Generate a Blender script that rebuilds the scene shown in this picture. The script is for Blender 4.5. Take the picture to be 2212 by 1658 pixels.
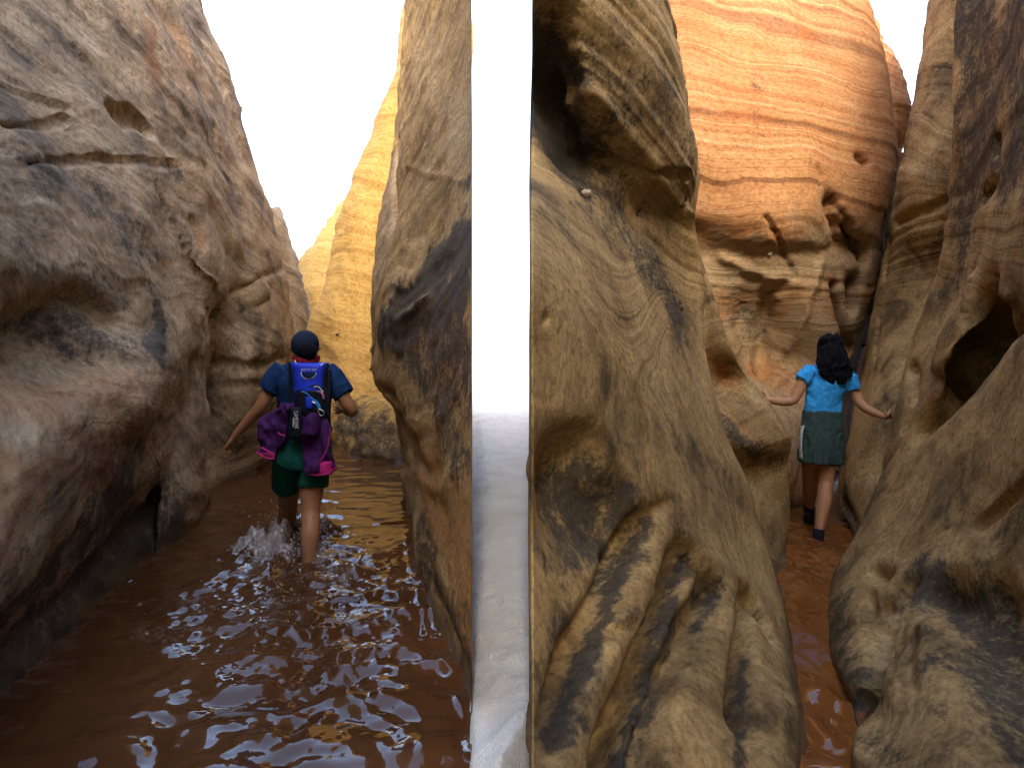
import bpy, bmesh, math, random
import numpy as np
from mathutils import Vector, Matrix

scene = bpy.context.scene
for o in list(bpy.data.objects):
    bpy.data.objects.remove(o)
COL = scene.collection
random.seed(7)

# ------------------------------------------------------------------ camera
F, CX, HY, CAMZ = 1436.0, 1106.0, 760.0, 1.30      # focal length and horizon of the photograph
cam_d = bpy.data.cameras.new("camera")
cam = bpy.data.objects.new("camera", cam_d)
COL.objects.link(cam)
cam.location = (0, 0, CAMZ)
cam.rotation_euler = (math.radians(90), 0, 0)
cam_d.sensor_width = 36.0
cam_d.lens = F / 2212.0 * 36.0
cam_d.shift_y = -(829.0 - HY) / 2212.0
cam_d.clip_start = 0.05
cam_d.clip_end = 5000
scene.camera = cam

# ------------------------------------------------------------------ sky, sun, exposure
SUN_EL, SUN_AZ = math.radians(33), math.radians(180)     # azimuth clockwise from +Y: the sun stands behind the camera
world = bpy.data.worlds.new("World")
scene.world = world
world.use_nodes = True
wn = world.node_tree
sky = wn.nodes.new("ShaderNodeTexSky")
sky.sky_type = 'NISHITA'
sky.sun_disc = False
sky.sun_elevation = SUN_EL
sky.sun_rotation = SUN_AZ
sky.air_density = 1.0
sky.dust_density = 2.5
sky.ozone_density = 1.0
# thin white haze, thickest at the horizon and the same all round
wtc = wn.nodes.new("ShaderNodeTexCoord")
wsep = wn.nodes.new("ShaderNodeSeparateXYZ"); wn.links.new(wtc.outputs["Generated"], wsep.inputs[0])
wmr = wn.nodes.new("ShaderNodeMapRange"); wmr.interpolation_type = 'SMOOTHSTEP'
wmr.inputs["From Min"].default_value = 0.0; wmr.inputs["From Max"].default_value = 0.48
wmr.inputs["To Min"].default_value = 0.95; wmr.inputs["To Max"].default_value = 0.08
wn.links.new(wsep.outputs["Z"], wmr.inputs["Value"])
wmix = wn.nodes.new("ShaderNodeMix"); wmix.data_type = 'RGBA'
wn.links.new(wmr.outputs[0], wmix.inputs[0]); wn.links.new(sky.outputs[0], wmix.inputs[6])
wmix.inputs[7].default_value = (2.35, 2.3, 2.32, 1)
wn.links.new(wmix.outputs[2], wn.nodes["Background"].inputs[0])
wn.nodes["Background"].inputs[1].default_value = 0.15
sun_d = bpy.data.lights.new("sun", 'SUN')
sun_d.energy = 0.62
sun_d.angle = math.radians(11)          # a veiled sun: the photograph's shadows are soft
sun_d.color = (1.0, 0.87, 0.68)
sun = bpy.data.objects.new("sun", sun_d)
COL.objects.link(sun)
_sd = Vector((math.sin(SUN_AZ) * math.cos(SUN_EL), math.cos(SUN_AZ) * math.cos(SUN_EL), math.sin(SUN_EL)))
sun.rotation_euler = _sd.to_track_quat('Z', 'Y').to_euler()
sun.location = (0, -10, 30)
scene.view_settings.view_transform = 'Standard'
scene.view_settings.look = 'None'
scene.view_settings.exposure = 2.95
scene.view_settings.gamma = 1.0
scene.view_settings.use_curve_mapping = False
scene.render.engine = 'CYCLES'
scene.cycles.max_bounces = 7
scene.cycles.diffuse_bounces = 5
scene.cycles.use_denoising = True

# ------------------------------------------------------------------ helpers
def P(px, py, Y):
    return np.array(((px - CX) / F * Y, Y, CAMZ + (HY - py) / F * Y))
def PX(px, py, X):
    return P(px, py, X * F / (px - CX))
def W(x, y, z):
    return np.array((x, y, z), float)

def _hash(ix, iy, iz, seed):
    n = (ix.astype(np.int64) * 374761393 + iy.astype(np.int64) * 668265263 +
         iz.astype(np.int64) * 1440662683 + seed * 1274126177) & 0xFFFFFFFF
    n = ((n ^ (n >> 13)) * 1274126177) & 0xFFFFFFFF
    n = ((n ^ (n >> 16)) * 2246822519) & 0xFFFFFFFF
    return ((n ^ (n >> 15)) & 0xFFFF) / 32767.5 - 1.0
def noise(p, seed=0):
    p = np.asarray(p, float)
    i = np.floor(p); f = p - i; i = i.astype(np.int64)
    u = f * f * f * (f * (f * 6 - 15) + 10)
    x, y, z = i[:, 0], i[:, 1], i[:, 2]
    def h(a, b, c): return _hash(x + a, y + b, z + c, seed)
    ux, uy, uz = u[:, 0], u[:, 1], u[:, 2]
    a = h(0,0,0) * (1-ux) + h(1,0,0) * ux
    b = h(0,1,0) * (1-ux) + h(1,1,0) * ux
    c = h(0,0,1) * (1-ux) + h(1,0,1) * ux
    d = h(0,1,1) * (1-ux) + h(1,1,1) * ux
    return (a * (1-uy) + b * uy) * (1-uz) + (c * (1-uy) + d * uy) * uz
def fbm(p, oct=4, seed=0, gain=0.5):
    p = np.asarray(p, float); r = 0; a = 1.0
    for k in range(oct):
        r = r + a * noise(p * (2.03 ** k) + k * 17.3, seed + k)
        a *= gain
    return r
def noise1(s, seed=0):
    q = np.zeros((len(s), 3)); q[:, 0] = s
    return noise(q, seed)
def fbm1(s, oct=4, seed=0, gain=0.55):
    r = 0; a = 1.0
    for k in range(oct):
        r = r + a * noise1(s * (2.1 ** k) + 9.1 * k, seed + k); a *= gain
    return r

def new_obj(name, me, mat=None, parent=None):
    o = bpy.data.objects.new(name, me)
    COL.objects.link(o)
    if mat is not None and me is not None:
        me.materials.clear(); me.materials.append(mat)
    if parent is not None:
        o.parent = parent
    return o
def tag(o, label=None, cat=None, group=None, kind=None):
    if label: o["label"] = label
    if cat: o["category"] = cat
    if group: o["group"] = group
    if kind: o["kind"] = kind
    return o
def mesh_from(verts, faces, smooth=True, name="mesh"):
    me = bpy.data.meshes.new(name)
    me.from_pydata([tuple(v) for v in verts], [], faces)
    if smooth:
        me.polygons.foreach_set("use_smooth", [True] * len(me.polygons))
    me.update()
    return me
def grid_mesh(V, extra_v=None, extra_f=None, flip=False, name="mesh"):
    """V: (n,m,3) array -> mesh by fast foreach_set; extra verts and polygon lists are appended"""
    n, m = V.shape[:2]
    idx = np.arange(n * m).reshape(n, m)
    q = np.stack([idx[:-1, :-1], idx[:-1, 1:], idx[1:, 1:], idx[1:, :-1]], -1).reshape(-1, 4)
    if flip: q = q[:, ::-1]
    verts = V.reshape(-1, 3)
    loops = q.reshape(-1); starts = np.arange(len(q)) * 4; tot = np.full(len(q), 4)
    if extra_v is not None and len(extra_v):
        verts = np.vstack([verts, extra_v])
        el, es, et = [], [], []
        for f in extra_f:
            es.append(len(loops) + len(el)); et.append(len(f)); el += list(f)
        loops = np.concatenate([loops, el]); starts = np.concatenate([starts, es]); tot = np.concatenate([tot, et])
    me = bpy.data.meshes.new(name)
    me.vertices.add(len(verts)); me.vertices.foreach_set("co", verts.astype(np.float32).ravel())
    me.loops.add(len(loops)); me.loops.foreach_set("vertex_index", loops.astype(np.int32))
    me.polygons.add(len(starts)); me.polygons.foreach_set("loop_start", starts.astype(np.int32))
    me.polygons.foreach_set("loop_total", tot.astype(np.int32))
    me.polygons.foreach_set("use_smooth", np.ones(len(starts), bool))
    me.update(); me.validate()
    return me
def cr(a, b, c, d, t):
    """Catmull-Rom with softened tangents"""
    k = 0.42
    m1 = (c - a) * k; m2 = (d - b) * k
    t2, t3 = t * t, t * t * t
    return (2*t3 - 3*t2 + 1) * b + (t3 - 2*t2 + t) * m1 + (-2*t3 + 3*t2) * c + (t3 - t2) * m2
def resample(C, axis, n):
    C = np.moveaxis(C, axis, 0)
    seg = np.linalg.norm(np.diff(C, axis=0), axis=2)
    L = np.maximum(np.median(seg, axis=1), 0.02)
    vis = np.minimum(L, np.median(L) * 3.0)
    cum = np.concatenate([[0], np.cumsum(vis)]); cum /= cum[-1]
    t = np.linspace(0, 1, n)
    k = np.clip(np.searchsorted(cum, t, side='right') - 1, 0, len(L) - 1)
    f = (t - cum[k]) / (cum[k + 1] - cum[k])
    N = len(C)
    g = lambda i: C[np.clip(i, 0, N - 1)]
    Lx = np.concatenate([[L[0]], L, [L[-1]]])                 # tangents weighted by segment length: no overshoot beside long hidden spans
    La, Lb, Lc = Lx[k][:, None, None], Lx[k + 1][:, None, None], Lx[k + 2][:, None, None]
    p0, p1, p2, p3 = g(k-1), g(k), g(k+1), g(k+2)
    d0, d1, d2 = (p1 - p0) / La, (p2 - p1) / Lb, (p3 - p2) / Lc
    m1 = (d0 * Lb + d1 * La) / (La + Lb) * np.minimum(Lb, 1.6 * La) * .85
    m2 = (d1 * Lc + d2 * Lb) / (Lb + Lc) * np.minimum(Lb, 1.6 * Lc) * .85
    t_ = f[:, None, None]; t2, t3 = t_ * t_, t_ ** 3
    out = (2*t3 - 3*t2 + 1) * p1 + (t3 - 2*t2 + t_) * m1 + (-2*t3 + 3*t2) * p2 + (t3 - t2) * m2
    return np.moveaxis(out, 0, axis)
def normals(V):
    du = np.gradient(V, axis=0); dv = np.gradient(V, axis=1)
    n = np.cross(du, dv)
    return n / np.maximum(np.linalg.norm(n, axis=2, keepdims=True), 1e-9)
def project(V):
    Y = np.maximum(V[..., 1], 0.05)
    return V[..., 0] / Y * F + CX, HY - (V[..., 2] - CAMZ) / Y * F
def polyline3d(V, pts, px, py, step=14):
    """turn a traced line into points lying on the rock surface V"""
    out = []
    for a, b in zip(pts[:-1], pts[1:]) if len(pts) > 1 else [(pts[0], pts[0])]:
        n = max(1, int(math.hypot(b[0]-a[0], b[1]-a[1]) / step))
        for k in range(n + (1 if b == pts[-1] else 0)):
            out.append((a[0] + (b[0]-a[0]) * k / n, a[1] + (b[1]-a[1]) * k / n))
    flat = V.reshape(-1, 3); fx = px.ravel(); fy = py.ravel()
    res = []
    for x, y in out:
        d = (fx - x) ** 2 + (fy - y) ** 2
        cand = np.where(d < d.min() + 30)[0]
        res.append(flat[cand[np.argmin(flat[cand, 1])]])
    return np.array(res)
def dist_to(V, line):
    flat = V.reshape(-1, 3)
    best = np.full(len(flat), 1e9)
    lo, hi = line.min(0) - 1.2, line.max(0) + 1.2
    m = np.all((flat > lo) & (flat < hi), axis=1)
    sub = flat[m]; b = np.full(len(sub), 1e9)
    if len(line) == 1:
        b = np.linalg.norm(sub - line[0], axis=1)
    else:
        for p, q in zip(line[:-1], line[1:]):
            e = q - p; L2 = max(float(e @ e), 1e-9)
            t = np.clip(((sub - p) @ e) / L2, 0, 1)
            b = np.minimum(b, np.linalg.norm(sub - p - t[:, None] * e, axis=1))
    best[m] = b
    return best.reshape(V.shape[:2])
# ------------------------------------------------------------------ materials
def nodes_of(name):
    m = bpy.data.materials.new(name); m.use_nodes = True
    nt = m.node_tree
    return m, nt, nt.nodes["Principled BSDF"], nt.nodes.new, nt.links.new
def ramp(nt, stops):
    r = nt.nodes.new("ShaderNodeValToRGB"); e = r.color_ramp.elements
    while len(e) < len(stops): e.new(0.5)
    for k, (p, c) in enumerate(stops):
        e[k].position = p; e[k].color = (c[0], c[1], c[2], 1)
    return r
def squeeze(st, k=0.55):
    return [(0.5 + (p - 0.5) * k, c) for p, c in st]
def rock_material(name, bands, mottle, mott_amt=0.45, band_scale=9.0, band_bump=0.35, grain_bump=0.25,
                  rust=(0.36, 0.12, 0.035), pale=(0.46, 0.37, 0.26), varn_shade=(0.030, 0.029, 0.026), rough=0.85,
                  wet=0.0, mott_scale=1.6, streaky=True, opq_p=.5):
    m, nt, bsdf, N, L = nodes_of(name)
    geo = N("ShaderNodeNewGeometry")
    st = N("ShaderNodeAttribute"); st.attribute_name = "strata"
    pa = N("ShaderNodeAttribute"); pa.attribute_name = "paint"
    sep = N("ShaderNodeSeparateColor"); L(pa.outputs["Color"], sep.inputs[0])
    n1 = N("ShaderNodeTexNoise"); n1.noise_dimensions = '1D'
    n1.inputs["Scale"].default_value = band_scale; n1.inputs["Detail"].default_value = 7; n1.inputs["Roughness"].default_value = 0.68
    # grain wobbles the bedding a little so that bands break up
    nw = N("ShaderNodeTexNoise"); nw.inputs["Scale"].default_value = 7; nw.inputs["Detail"].default_value = 5
    L(geo.outputs["Position"], nw.inputs["Vector"])
    mw = N("ShaderNodeMath"); mw.operation = 'MULTIPLY_ADD'; mw.inputs[1].default_value = 0.05
    L(nw.outputs[0], mw.inputs[0]); L(st.outputs["Fac"], mw.inputs[2]); L(mw.outputs[0], n1.inputs["W"])
    sx = N("ShaderNodeSeparateXYZ"); L(geo.outputs["Position"], sx.inputs[0])
    def along(ks, kp):
        c = N("ShaderNodeCombineXYZ")
        for slot, src, k_ in ((0, mw.outputs[0], ks), (1, None, kp), (2, sx.outputs["Z"], kp * .6)):
            if src is None:
                ad = N("ShaderNodeMath"); ad.operation = 'ADD'; L(sx.outputs["X"], ad.inputs[0]); L(sx.outputs["Y"], ad.inputs[1]); src = ad.outputs[0]
            mm = N("ShaderNodeMath"); mm.operation = 'MULTIPLY'; mm.inputs[1].default_value = k_; L(src, mm.inputs[0]); L(mm.outputs[0], c.inputs[slot])
        return c.outputs[0]
    r1 = ramp(nt, squeeze(bands)); L(n1.outputs[0], r1.inputs[0])
    n2 = N("ShaderNodeTexNoise"); n2.inputs["Scale"].default_value = mott_scale; n2.inputs["Detail"].default_value = 7; n2.inputs["Roughness"].default_value = 0.62
    L(along(1.5, 1.0) if streaky else geo.outputs["Position"], n2.inputs["Vector"])
    r2 = ramp(nt, mottle); L(n2.outputs[0], r2.inputs[0])
    mx = N("ShaderNodeMix"); mx.data_type = 'RGBA'; mx.inputs[0].default_value = mott_amt
    L(r1.outputs[0], mx.inputs[6]); L(r2.outputs[0], mx.inputs[7])
    col = mx.outputs[2]
    # stains and painted shade: blue channel pale, green rust, red desert varnish plus shade painted dark; each broken up by noise
    nb = N("ShaderNodeTexNoise"); nb.inputs["Scale"].default_value = 9; nb.inputs["Detail"].default_value = 7; nb.inputs["Roughness"].default_value = 0.72
    L(geo.outputs["Position"], nb.inputs["Vector"])
    nf = N("ShaderNodeTexNoise"); nf.inputs["Scale"].default_value = 42; nf.inputs["Detail"].default_value = 6; nf.inputs["Roughness"].default_value = 0.7
    L(geo.outputs["Position"], nf.inputs["Vector"])
    nbm = N("ShaderNodeMix"); nbm.data_type = 'FLOAT'; nbm.inputs[0].default_value = .42; L(nb.outputs[0], nbm.inputs[2]); L(nf.outputs[0], nbm.inputs[3])
    for ch, c, sharp, opq in ((2, pale, 1.4, opq_p), (1, rust, 1.3, .62), (0, varn_shade, 2.4, .85)):
        a = N("ShaderNodeMath"); a.operation = 'MULTIPLY_ADD'; a.inputs[1].default_value = 1.3
        L(sep.outputs[ch], a.inputs[0])
        s = N("ShaderNodeMath"); s.operation = 'MULTIPLY_ADD'; s.inputs[1].default_value = 3.2; s.inputs[2].default_value = -2.25
        L(nbm.outputs[0], s.inputs[0]); L(s.outputs[0], a.inputs[2])
        b = N("ShaderNodeMath"); b.operation = 'MULTIPLY'; b.use_clamp = True; b.inputs[1].default_value = sharp
        L(a.outputs[0], b.inputs[0])
        # never quite opaque: grain shows through
        e = N("ShaderNodeMath"); e.operation = 'MULTIPLY'; e.inputs[1].default_value = opq
        L(b.outputs[0], e.inputs[0])
        k = N("ShaderNodeMix"); k.data_type = 'RGBA'; L(e.outputs[0], k.inputs[0]); L(col, k.inputs[6]); k.inputs[7].default_value = (*c, 1)
        col = k.outputs[2]
    # fine speckle
    n3 = N("ShaderNodeTexNoise"); n3.inputs["Scale"].default_value = 5; n3.inputs["Detail"].default_value = 6; n3.inputs["Roughness"].default_value = 0.75
    if streaky: L(along(7.0, 4.6), n3.inputs["Vector"])
    else:
        n3.inputs["Scale"].default_value = 34; L(geo.outputs["Position"], n3.inputs["Vector"])
    r3 = ramp(nt, [(0.32, (0.38, 0.36, 0.35)), (0.5, (1, 1, 1)), (0.68, (1.45, 1.42, 1.36))]); L(n3.outputs[0], r3.inputs[0])
    mul = N("ShaderNodeMix"); mul.data_type = 'RGBA'; mul.blend_type = 'MULTIPLY'; mul.inputs[0].default_value = 0.8
    L(col, mul.inputs[6]); L(r3.outputs[0], mul.inputs[7])
    col = mul.outputs[2]
    # the wet band just above the waterline
    wn_ = N("ShaderNodeMath"); wn_.operation = 'MULTIPLY_ADD'; wn_.inputs[1].default_value = -.16; L(nb.outputs[0], wn_.inputs[0]); L(sx.outputs["Z"], wn_.inputs[2])
    wr_ = N("ShaderNodeMapRange"); wr_.inputs["From Min"].default_value = wet - .05; wr_.inputs["From Max"].default_value = wet + .03
    wr_.inputs["To Min"].default_value = 1.0; wr_.inputs["To Max"].default_value = 0.0; L(wn_.outputs[0], wr_.inputs["Value"])
    wf_ = N("ShaderNodeMath"); wf_.operation = 'MULTIPLY'; wf_.inputs[1].default_value = .7; L(wr_.outputs[0], wf_.inputs[0])
    wm_ = N("ShaderNodeMix"); wm_.data_type = 'RGBA'; L(wf_.outputs[0], wm_.inputs[0]); L(col, wm_.inputs[6]); wm_.inputs[7].default_value = (0.03, 0.02, 0.012, 1)
    L(wm_.outputs[2], bsdf.inputs["Base Color"])
    wg_ = N("ShaderNodeMapRange"); wg_.inputs["To Min"].default_value = rough; wg_.inputs["To Max"].default_value = .3; L(wr_.outputs[0], wg_.inputs["Value"])
    L(wg_.outputs[0], bsdf.inputs["Roughness"])
    bsdf.inputs["Specular IOR Level"].default_value = 0.25
    # relief: bedding and sand grain
    bp1 = N("ShaderNodeBump"); bp1.inputs["Strength"].default_value = band_bump; bp1.inputs["Distance"].default_value = 0.02
    L(n1.outputs[0], bp1.inputs["Height"])
    bp2 = N("ShaderNodeBump"); bp2.inputs["Strength"].default_value = grain_bump; bp2.inputs["Distance"].default_value = 0.012
    n4 = N("ShaderNodeTexNoise"); n4.inputs["Scale"].default_value = 26; n4.inputs["Detail"].default_value = 7; n4.inputs["Roughness"].default_value = 0.7
    L(geo.outputs["Position"], n4.inputs["Vector"]); L(n4.outputs[0], bp2.inputs["Height"]); L(bp1.outputs[0], bp2.inputs["Normal"])
    L(bp2.outputs[0], bsdf.inputs["Normal"])
    return m
def plain(name, c, rough=0.6, spec=0.3, noise_amt=0.15, scale=40, bump=0.0, metal=0.0):
    m, nt, bsdf, N, L = nodes_of(name)
    tc = N("ShaderNodeTexCoord")
    n = N("ShaderNodeTexNoise"); n.inputs["Scale"].default_value = scale; n.inputs["Detail"].default_value = 5
    L(tc.outputs["Object"], n.inputs["Vector"])
    lo = tuple(x * (1 - noise_amt) for x in c); hi = tuple(min(1, x * (1 + noise_amt)) for x in c)
    r = ramp(nt, [(0.3, lo), (0.7, hi)]); L(n.outputs[0], r.inputs[0]); L(r.outputs[0], bsdf.inputs["Base Color"])
    bsdf.inputs["Roughness"].default_value = rough; bsdf.inputs["Specular IOR Level"].default_value = spec
    bsdf.inputs["Metallic"].default_value = metal
    if bump:
        b = N("ShaderNodeBump"); b.inputs["Strength"].default_value = bump; b.inputs["Distance"].default_value = 0.01
        L(n.outputs[0], b.inputs["Height"]); L(b.outputs[0], bsdf.inputs["Normal"])
    return m

GREY = [(0.22, (0.11, 0.078, 0.046)), (0.40, (0.27, 0.195, 0.118)), (0.52, (0.39, 0.290, 0.184)), (0.64, (0.23, 0.158, 0.094)), (0.8, (0.47, 0.36, 0.24))]
TAN = [(0.22, (0.085, 0.048, 0.018)), (0.38, (0.29, 0.180, 0.066)), (0.50, (0.46, 0.300, 0.118)), (0.62, (0.25, 0.145, 0.050)), (0.8, (0.56, 0.39, 0.170))]
GOLD = [(0.25, (0.27, 0.15, 0.040)), (0.45, (0.38, 0.230, 0.066)), (0.6, (0.43, 0.275, 0.088)), (0.8, (0.34, 0.19, 0.052))]
ORANGE = [(0.25, (0.12, 0.043, 0.015)), (0.4, (0.28, 0.112, 0.038)), (0.5, (0.36, 0.190, 0.078)), (0.6, (0.25, 0.090, 0.030)), (0.76, (0.39, 0.235, 0.108))]
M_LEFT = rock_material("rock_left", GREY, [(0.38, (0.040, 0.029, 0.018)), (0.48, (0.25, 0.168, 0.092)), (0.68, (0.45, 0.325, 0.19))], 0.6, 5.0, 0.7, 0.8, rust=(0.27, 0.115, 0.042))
M_GOLD = rock_material("rock_gold", GOLD, [(0.3, (0.25, 0.135, 0.036)), (0.5, (0.38, 0.235, 0.070)), (0.7, (0.42, 0.27, 0.085))], 0.45, 5.0, 0.5, 0.4)
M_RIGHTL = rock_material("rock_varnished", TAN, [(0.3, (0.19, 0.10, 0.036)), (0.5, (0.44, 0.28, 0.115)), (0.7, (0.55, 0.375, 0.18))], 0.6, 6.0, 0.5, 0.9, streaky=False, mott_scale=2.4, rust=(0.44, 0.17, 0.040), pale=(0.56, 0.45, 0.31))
M_SLOT = rock_material("rock_slot", TAN, [(0.38, (0.028, 0.022, 0.012)), (0.48, (0.25, 0.155, 0.060)), (0.68, (0.50, 0.345, 0.150))], 0.62, 7.0, 0.5, 0.8, wet=-.2, pale=(0.56, 0.42, 0.23), streaky=False, mott_scale=2.0)
M_BACK = rock_material("rock_back", ORANGE, [(0.3, (0.20, 0.075, 0.023)), (0.5, (0.31, 0.155, 0.060)), (0.7, (0.37, 0.215, 0.095))], 0.35, 6.0, 0.8, 0.4, wet=-.2, rust=(0.37, 0.10, 0.020), pale=(0.28, 0.215, 0.125), opq_p=.85)
# ------------------------------------------------------------------ rock masses
def rock(name, rows, mat, back, nu=230, nv=230, bed=(0.05, 0.1, 1.0), bed_warp=0.25, bed_freq=1.0, lump=0.05, lump_f=1.1,
         ridge=0.02, rough=0.012, seed=1, sculpt=(), paint=(), label=None, flow=None, ridge_top=0.0, terrace=0.0, calm=None, band_f=9.0, cat="rock wall", kind="structure"):
    C = np.array([[np.asarray(p, float) for p in r] for r in rows])
    V = resample(resample(C, 0, nv), 1, nu)
    n = normals(V)
    cpos = np.array((0, 0, CAMZ))
    a0, b0 = V.shape[0] // 3, V.shape[1] // 3
    s = np.sign(np.median(np.sum(n * (cpos - V), axis=2)[a0:-a0, b0:-b0]))
    n = n * s
    px, py = project(V)
    tc = cpos - V; tc /= np.linalg.norm(tc, axis=2, keepdims=True)
    fac = np.sum(n * tc, axis=2)
    sdir = n + 0.8 * tc; sdir /= np.maximum(np.linalg.norm(sdir, axis=2, keepdims=True), .2)
    sdir = sdir * np.clip(fac * 3.0 + .25, 0, 1)[..., None]
    calm_w = np.ones(V.shape[:2])
    if calm:                                  # a clean joint plane along one edge
        e, wd, sg = calm
        calm_w = np.clip((px - e) * sg / wd, 0, 1) ** .7
    for st in sculpt:                       # (points, radius, depth[, power]) pressed into (+: raised from) the surface
        pts, r, d = st[:3]; pw = st[3] if len(st) > 3 else 2.0
        line = polyline3d(V, list(pts), px, py)
        dd = dist_to(V, line)
        V = V + sdir * (calm_w * d * np.exp(-(dd / r) ** pw))[..., None]
    if sculpt: n = normals(V) * s
    p = V.reshape(-1, 3)
    w = fbm(p * 0.55, 3, seed + 40) * bed_warp
    b = np.asarray(bed, float); b /= np.linalg.norm(b)
    strata = (p @ b) * bed_freq + w
    if flow:                                  # below this height the grain runs along the folds instead of the bedding
        z0, z1, k = flow
        U = np.broadcast_to(np.linspace(0, 1, V.shape[1]), V.shape[:2]).ravel() * k + .15 * fbm(p * 1.1, 3, seed + 44)
        wt = np.clip((p[:, 2] + .3 * noise(p * .9, seed + 45) - z0) / (z1 - z0), 0, 1); wt = wt * wt * (3 - 2 * wt)
        strata = strata * wt + U * (1 - wt)
    dn = lump * fbm(p * lump_f, 3, seed) + rough * fbm(p * 7.0, 4, seed + 9, 0.6)
    if terrace:                               # angular breaks and ledges where slabs have come away
        tq = (fbm(p * np.array((1.5, 1.5, 2.4)), 3, seed + 70) + .25 * noise(p * 6, seed + 72)) * 3.2
        ti = np.floor(tq); tf = np.clip((tq - ti - .5) * 6 + .5, 0, 1)
        dn = dn + terrace * (ti + tf)
    if ridge:
        dn = dn + ridge * (1 + ridge_top * np.clip((p[:, 2] - 1.6) / .8, 0, 1)) * (fbm1(strata * band_f, 4, seed + 21, 0.6)) * (0.55 + 0.45 * noise(p * 1.3, seed + 5))
    V = V + n * (calm_w * dn.reshape(V.shape[:2]))[..., None]
    pnt = np.zeros((len(p), 4), np.float32); pnt[:, 3] = 1
    px, py = project(V)
    wob = (0.35 * fbm(p * 3.0, 3, seed + 60)).reshape(V.shape[:2])
    for ch, pts, r, amt in paint:
        line = polyline3d(V, list(pts), px, py)
        dd = dist_to(V, line) / r
        f = np.clip(1.25 - dd + wob, 0, 1) * amt
        k = "vrp".index(ch)
        pnt[:, k] = np.maximum(pnt[:, k], f.ravel())
    # close the mass behind
    nvv, nuu = V.shape[:2]
    idx = np.arange(nvv * nuu).reshape(nvv, nuu)
    loop = np.concatenate([idx[0, :], idx[1:, -1], idx[-1, -2::-1], idx[-2:0:-1, 0]])
    lv = V.reshape(-1, 3)[loop]
    cen = lv.mean(0)
    far = cen + (lv - cen) * np.array((0.6, 0.6, 1.0)) + np.asarray(back, float)
    tip = far.mean(0)[None]
    base = nvv * nuu; K = len(loop)
    ef = []
    for i in range(K):
        j = (i + 1) % K
        ef.append((int(loop[i]), int(loop[j]), base + j, base + i))
        ef.append((base + i, base + j, base + K))
    me = grid_mesh(V, np.vstack([far, tip]), ef, flip=(s > 0), name=name)
    sa = me.attributes.new("strata", 'FLOAT', 'POINT')
    sv = np.concatenate([strata, strata[loop], [0]]).astype(np.float32); sa.data.foreach_set("value", sv)
    ca = me.attributes.new("paint", 'FLOAT_COLOR', 'POINT')
    pv = np.vstack([pnt, pnt[loop], [[0, 0, 0, 1]]]).astype(np.float32); ca.data.foreach_set("color", pv.ravel())
    o = new_obj(name, me, mat)
    tag(o, label, cat, kind=kind)
    return o
def up(row, d):
    return [np.asarray(p) + np.asarray(d, float) for p in row]
def add_col(rows, d, left=False):
    for r in rows:
        if left: r.insert(0, np.asarray(r[0]) + np.asarray(d, float))
        else: r.append(np.asarray(r[-1]) + np.asarray(d, float))

# --- left wall of the wide water passage
cols = [
 [(0,1497,-1.95),(0,1380,-2.02),(0,1235,-1.52),(0,1000,-1.62),(0,760,-2.02),(0,575,-2.0),(0,330,-2.3),(0,150,-2.65),(0,-5,-3.0)],
 [(120,1390,-2.04),(120,1270,-2.12),(125,1085,-1.60),(125,920,-1.64),(125,740,-2.14),(125,590,-2.08),(125,330,-2.4),(120,150,-2.75),(110,-5,-3.1)],
 [(215,1290,-2.19),(222,1170,-2.3),(225,985,-1.70),(225,870,-1.72),(225,720,-2.10),(225,610,-2.14),(225,330,-2.5),(215,150,-2.85),(200,-5,-3.2)],
 [(325,1202,-2.31),(332,1080,-2.48),(330,900,-1.84),(335,800,-1.92),(340,720,-2.14),(330,620,-2.24),(320,330,-2.62),(305,150,-3.0),(280,-5,-3.4)],
 [(347,1192,-2.28),(352,1080,-2.34),(372,930,-2.36),(402,820,-2.36),(430,720,-2.35),(440,620,-2.42),(400,330,-2.78),(370,150,-3.15),(330,-5,-3.55)],
 [(438,1118,-2.43),(438,1040,-2.36),(432,930,-2.36),(436,840,-2.40),(448,740,-2.5),(470,620,-2.58),(450,330,-2.92),(415,150,-3.3),(370,-5,-3.7)],
 [(462,1065,-2.76),(458,1000,-2.86),(452,930,-2.92),(452,850,-2.92),(470,740,-2.80),(500,620,-2.74),(480,330,-3.1),(440,150,-3.45),(395,-5,-3.82)],
 [(560,1012,-2.81),(550,960,-2.76),(545,880,-2.60),(545,800,-2.56),(555,720,-2.60),(560,620,-2.76),(513,330,-3.3),(465,150,-3.65),(412,-5,-3.98)],
 [(690,962,-2.68),(665,900,-2.74),(648,850,-2.76),(641,790,-2.82),(637,720,-2.92),(622,600,-3.08),(543,330,-3.6),(490,150,-3.95),(428,-5,-4.25)],
]
rows = [[PX(*c[k]) for c in cols] for k in range(9)]
near = [(-1.85,1.1,-.05),(-1.95,1.1,.3),(-1.45,1.1,.70),(-1.55,1.2,1.05),(-1.9,1.3,1.5),(-1.9,1.3,1.9),(-2.2,1.5,2.4),(-2.5,1.7,3.0),(-2.8,1.9,3.4)]
behd = [(-1.7,-3,-.05),(-1.8,-3,.3),(-1.5,-3,.75),(-1.6,-3,1.1),(-1.8,-3,1.5),(-1.8,-3,1.9),(-2.1,-3,2.4),(-2.4,-3,3.0),(-2.7,-3,3.4)]
for r, a, b in zip(rows, near, behd):
    r.insert(0, W(*a)); r.insert(0, W(*b))
add_col(rows, (-.42, .8, 0)); add_col(rows, (-2.2, 1.2, 0))
rows.insert(0, up(rows[0], (0, 0, -.45)))
rows.append(up(rows[-1], (-.4, .1, 1.6))); rows.append(up(rows[-1], (-.5, .2, 2.6)))
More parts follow.
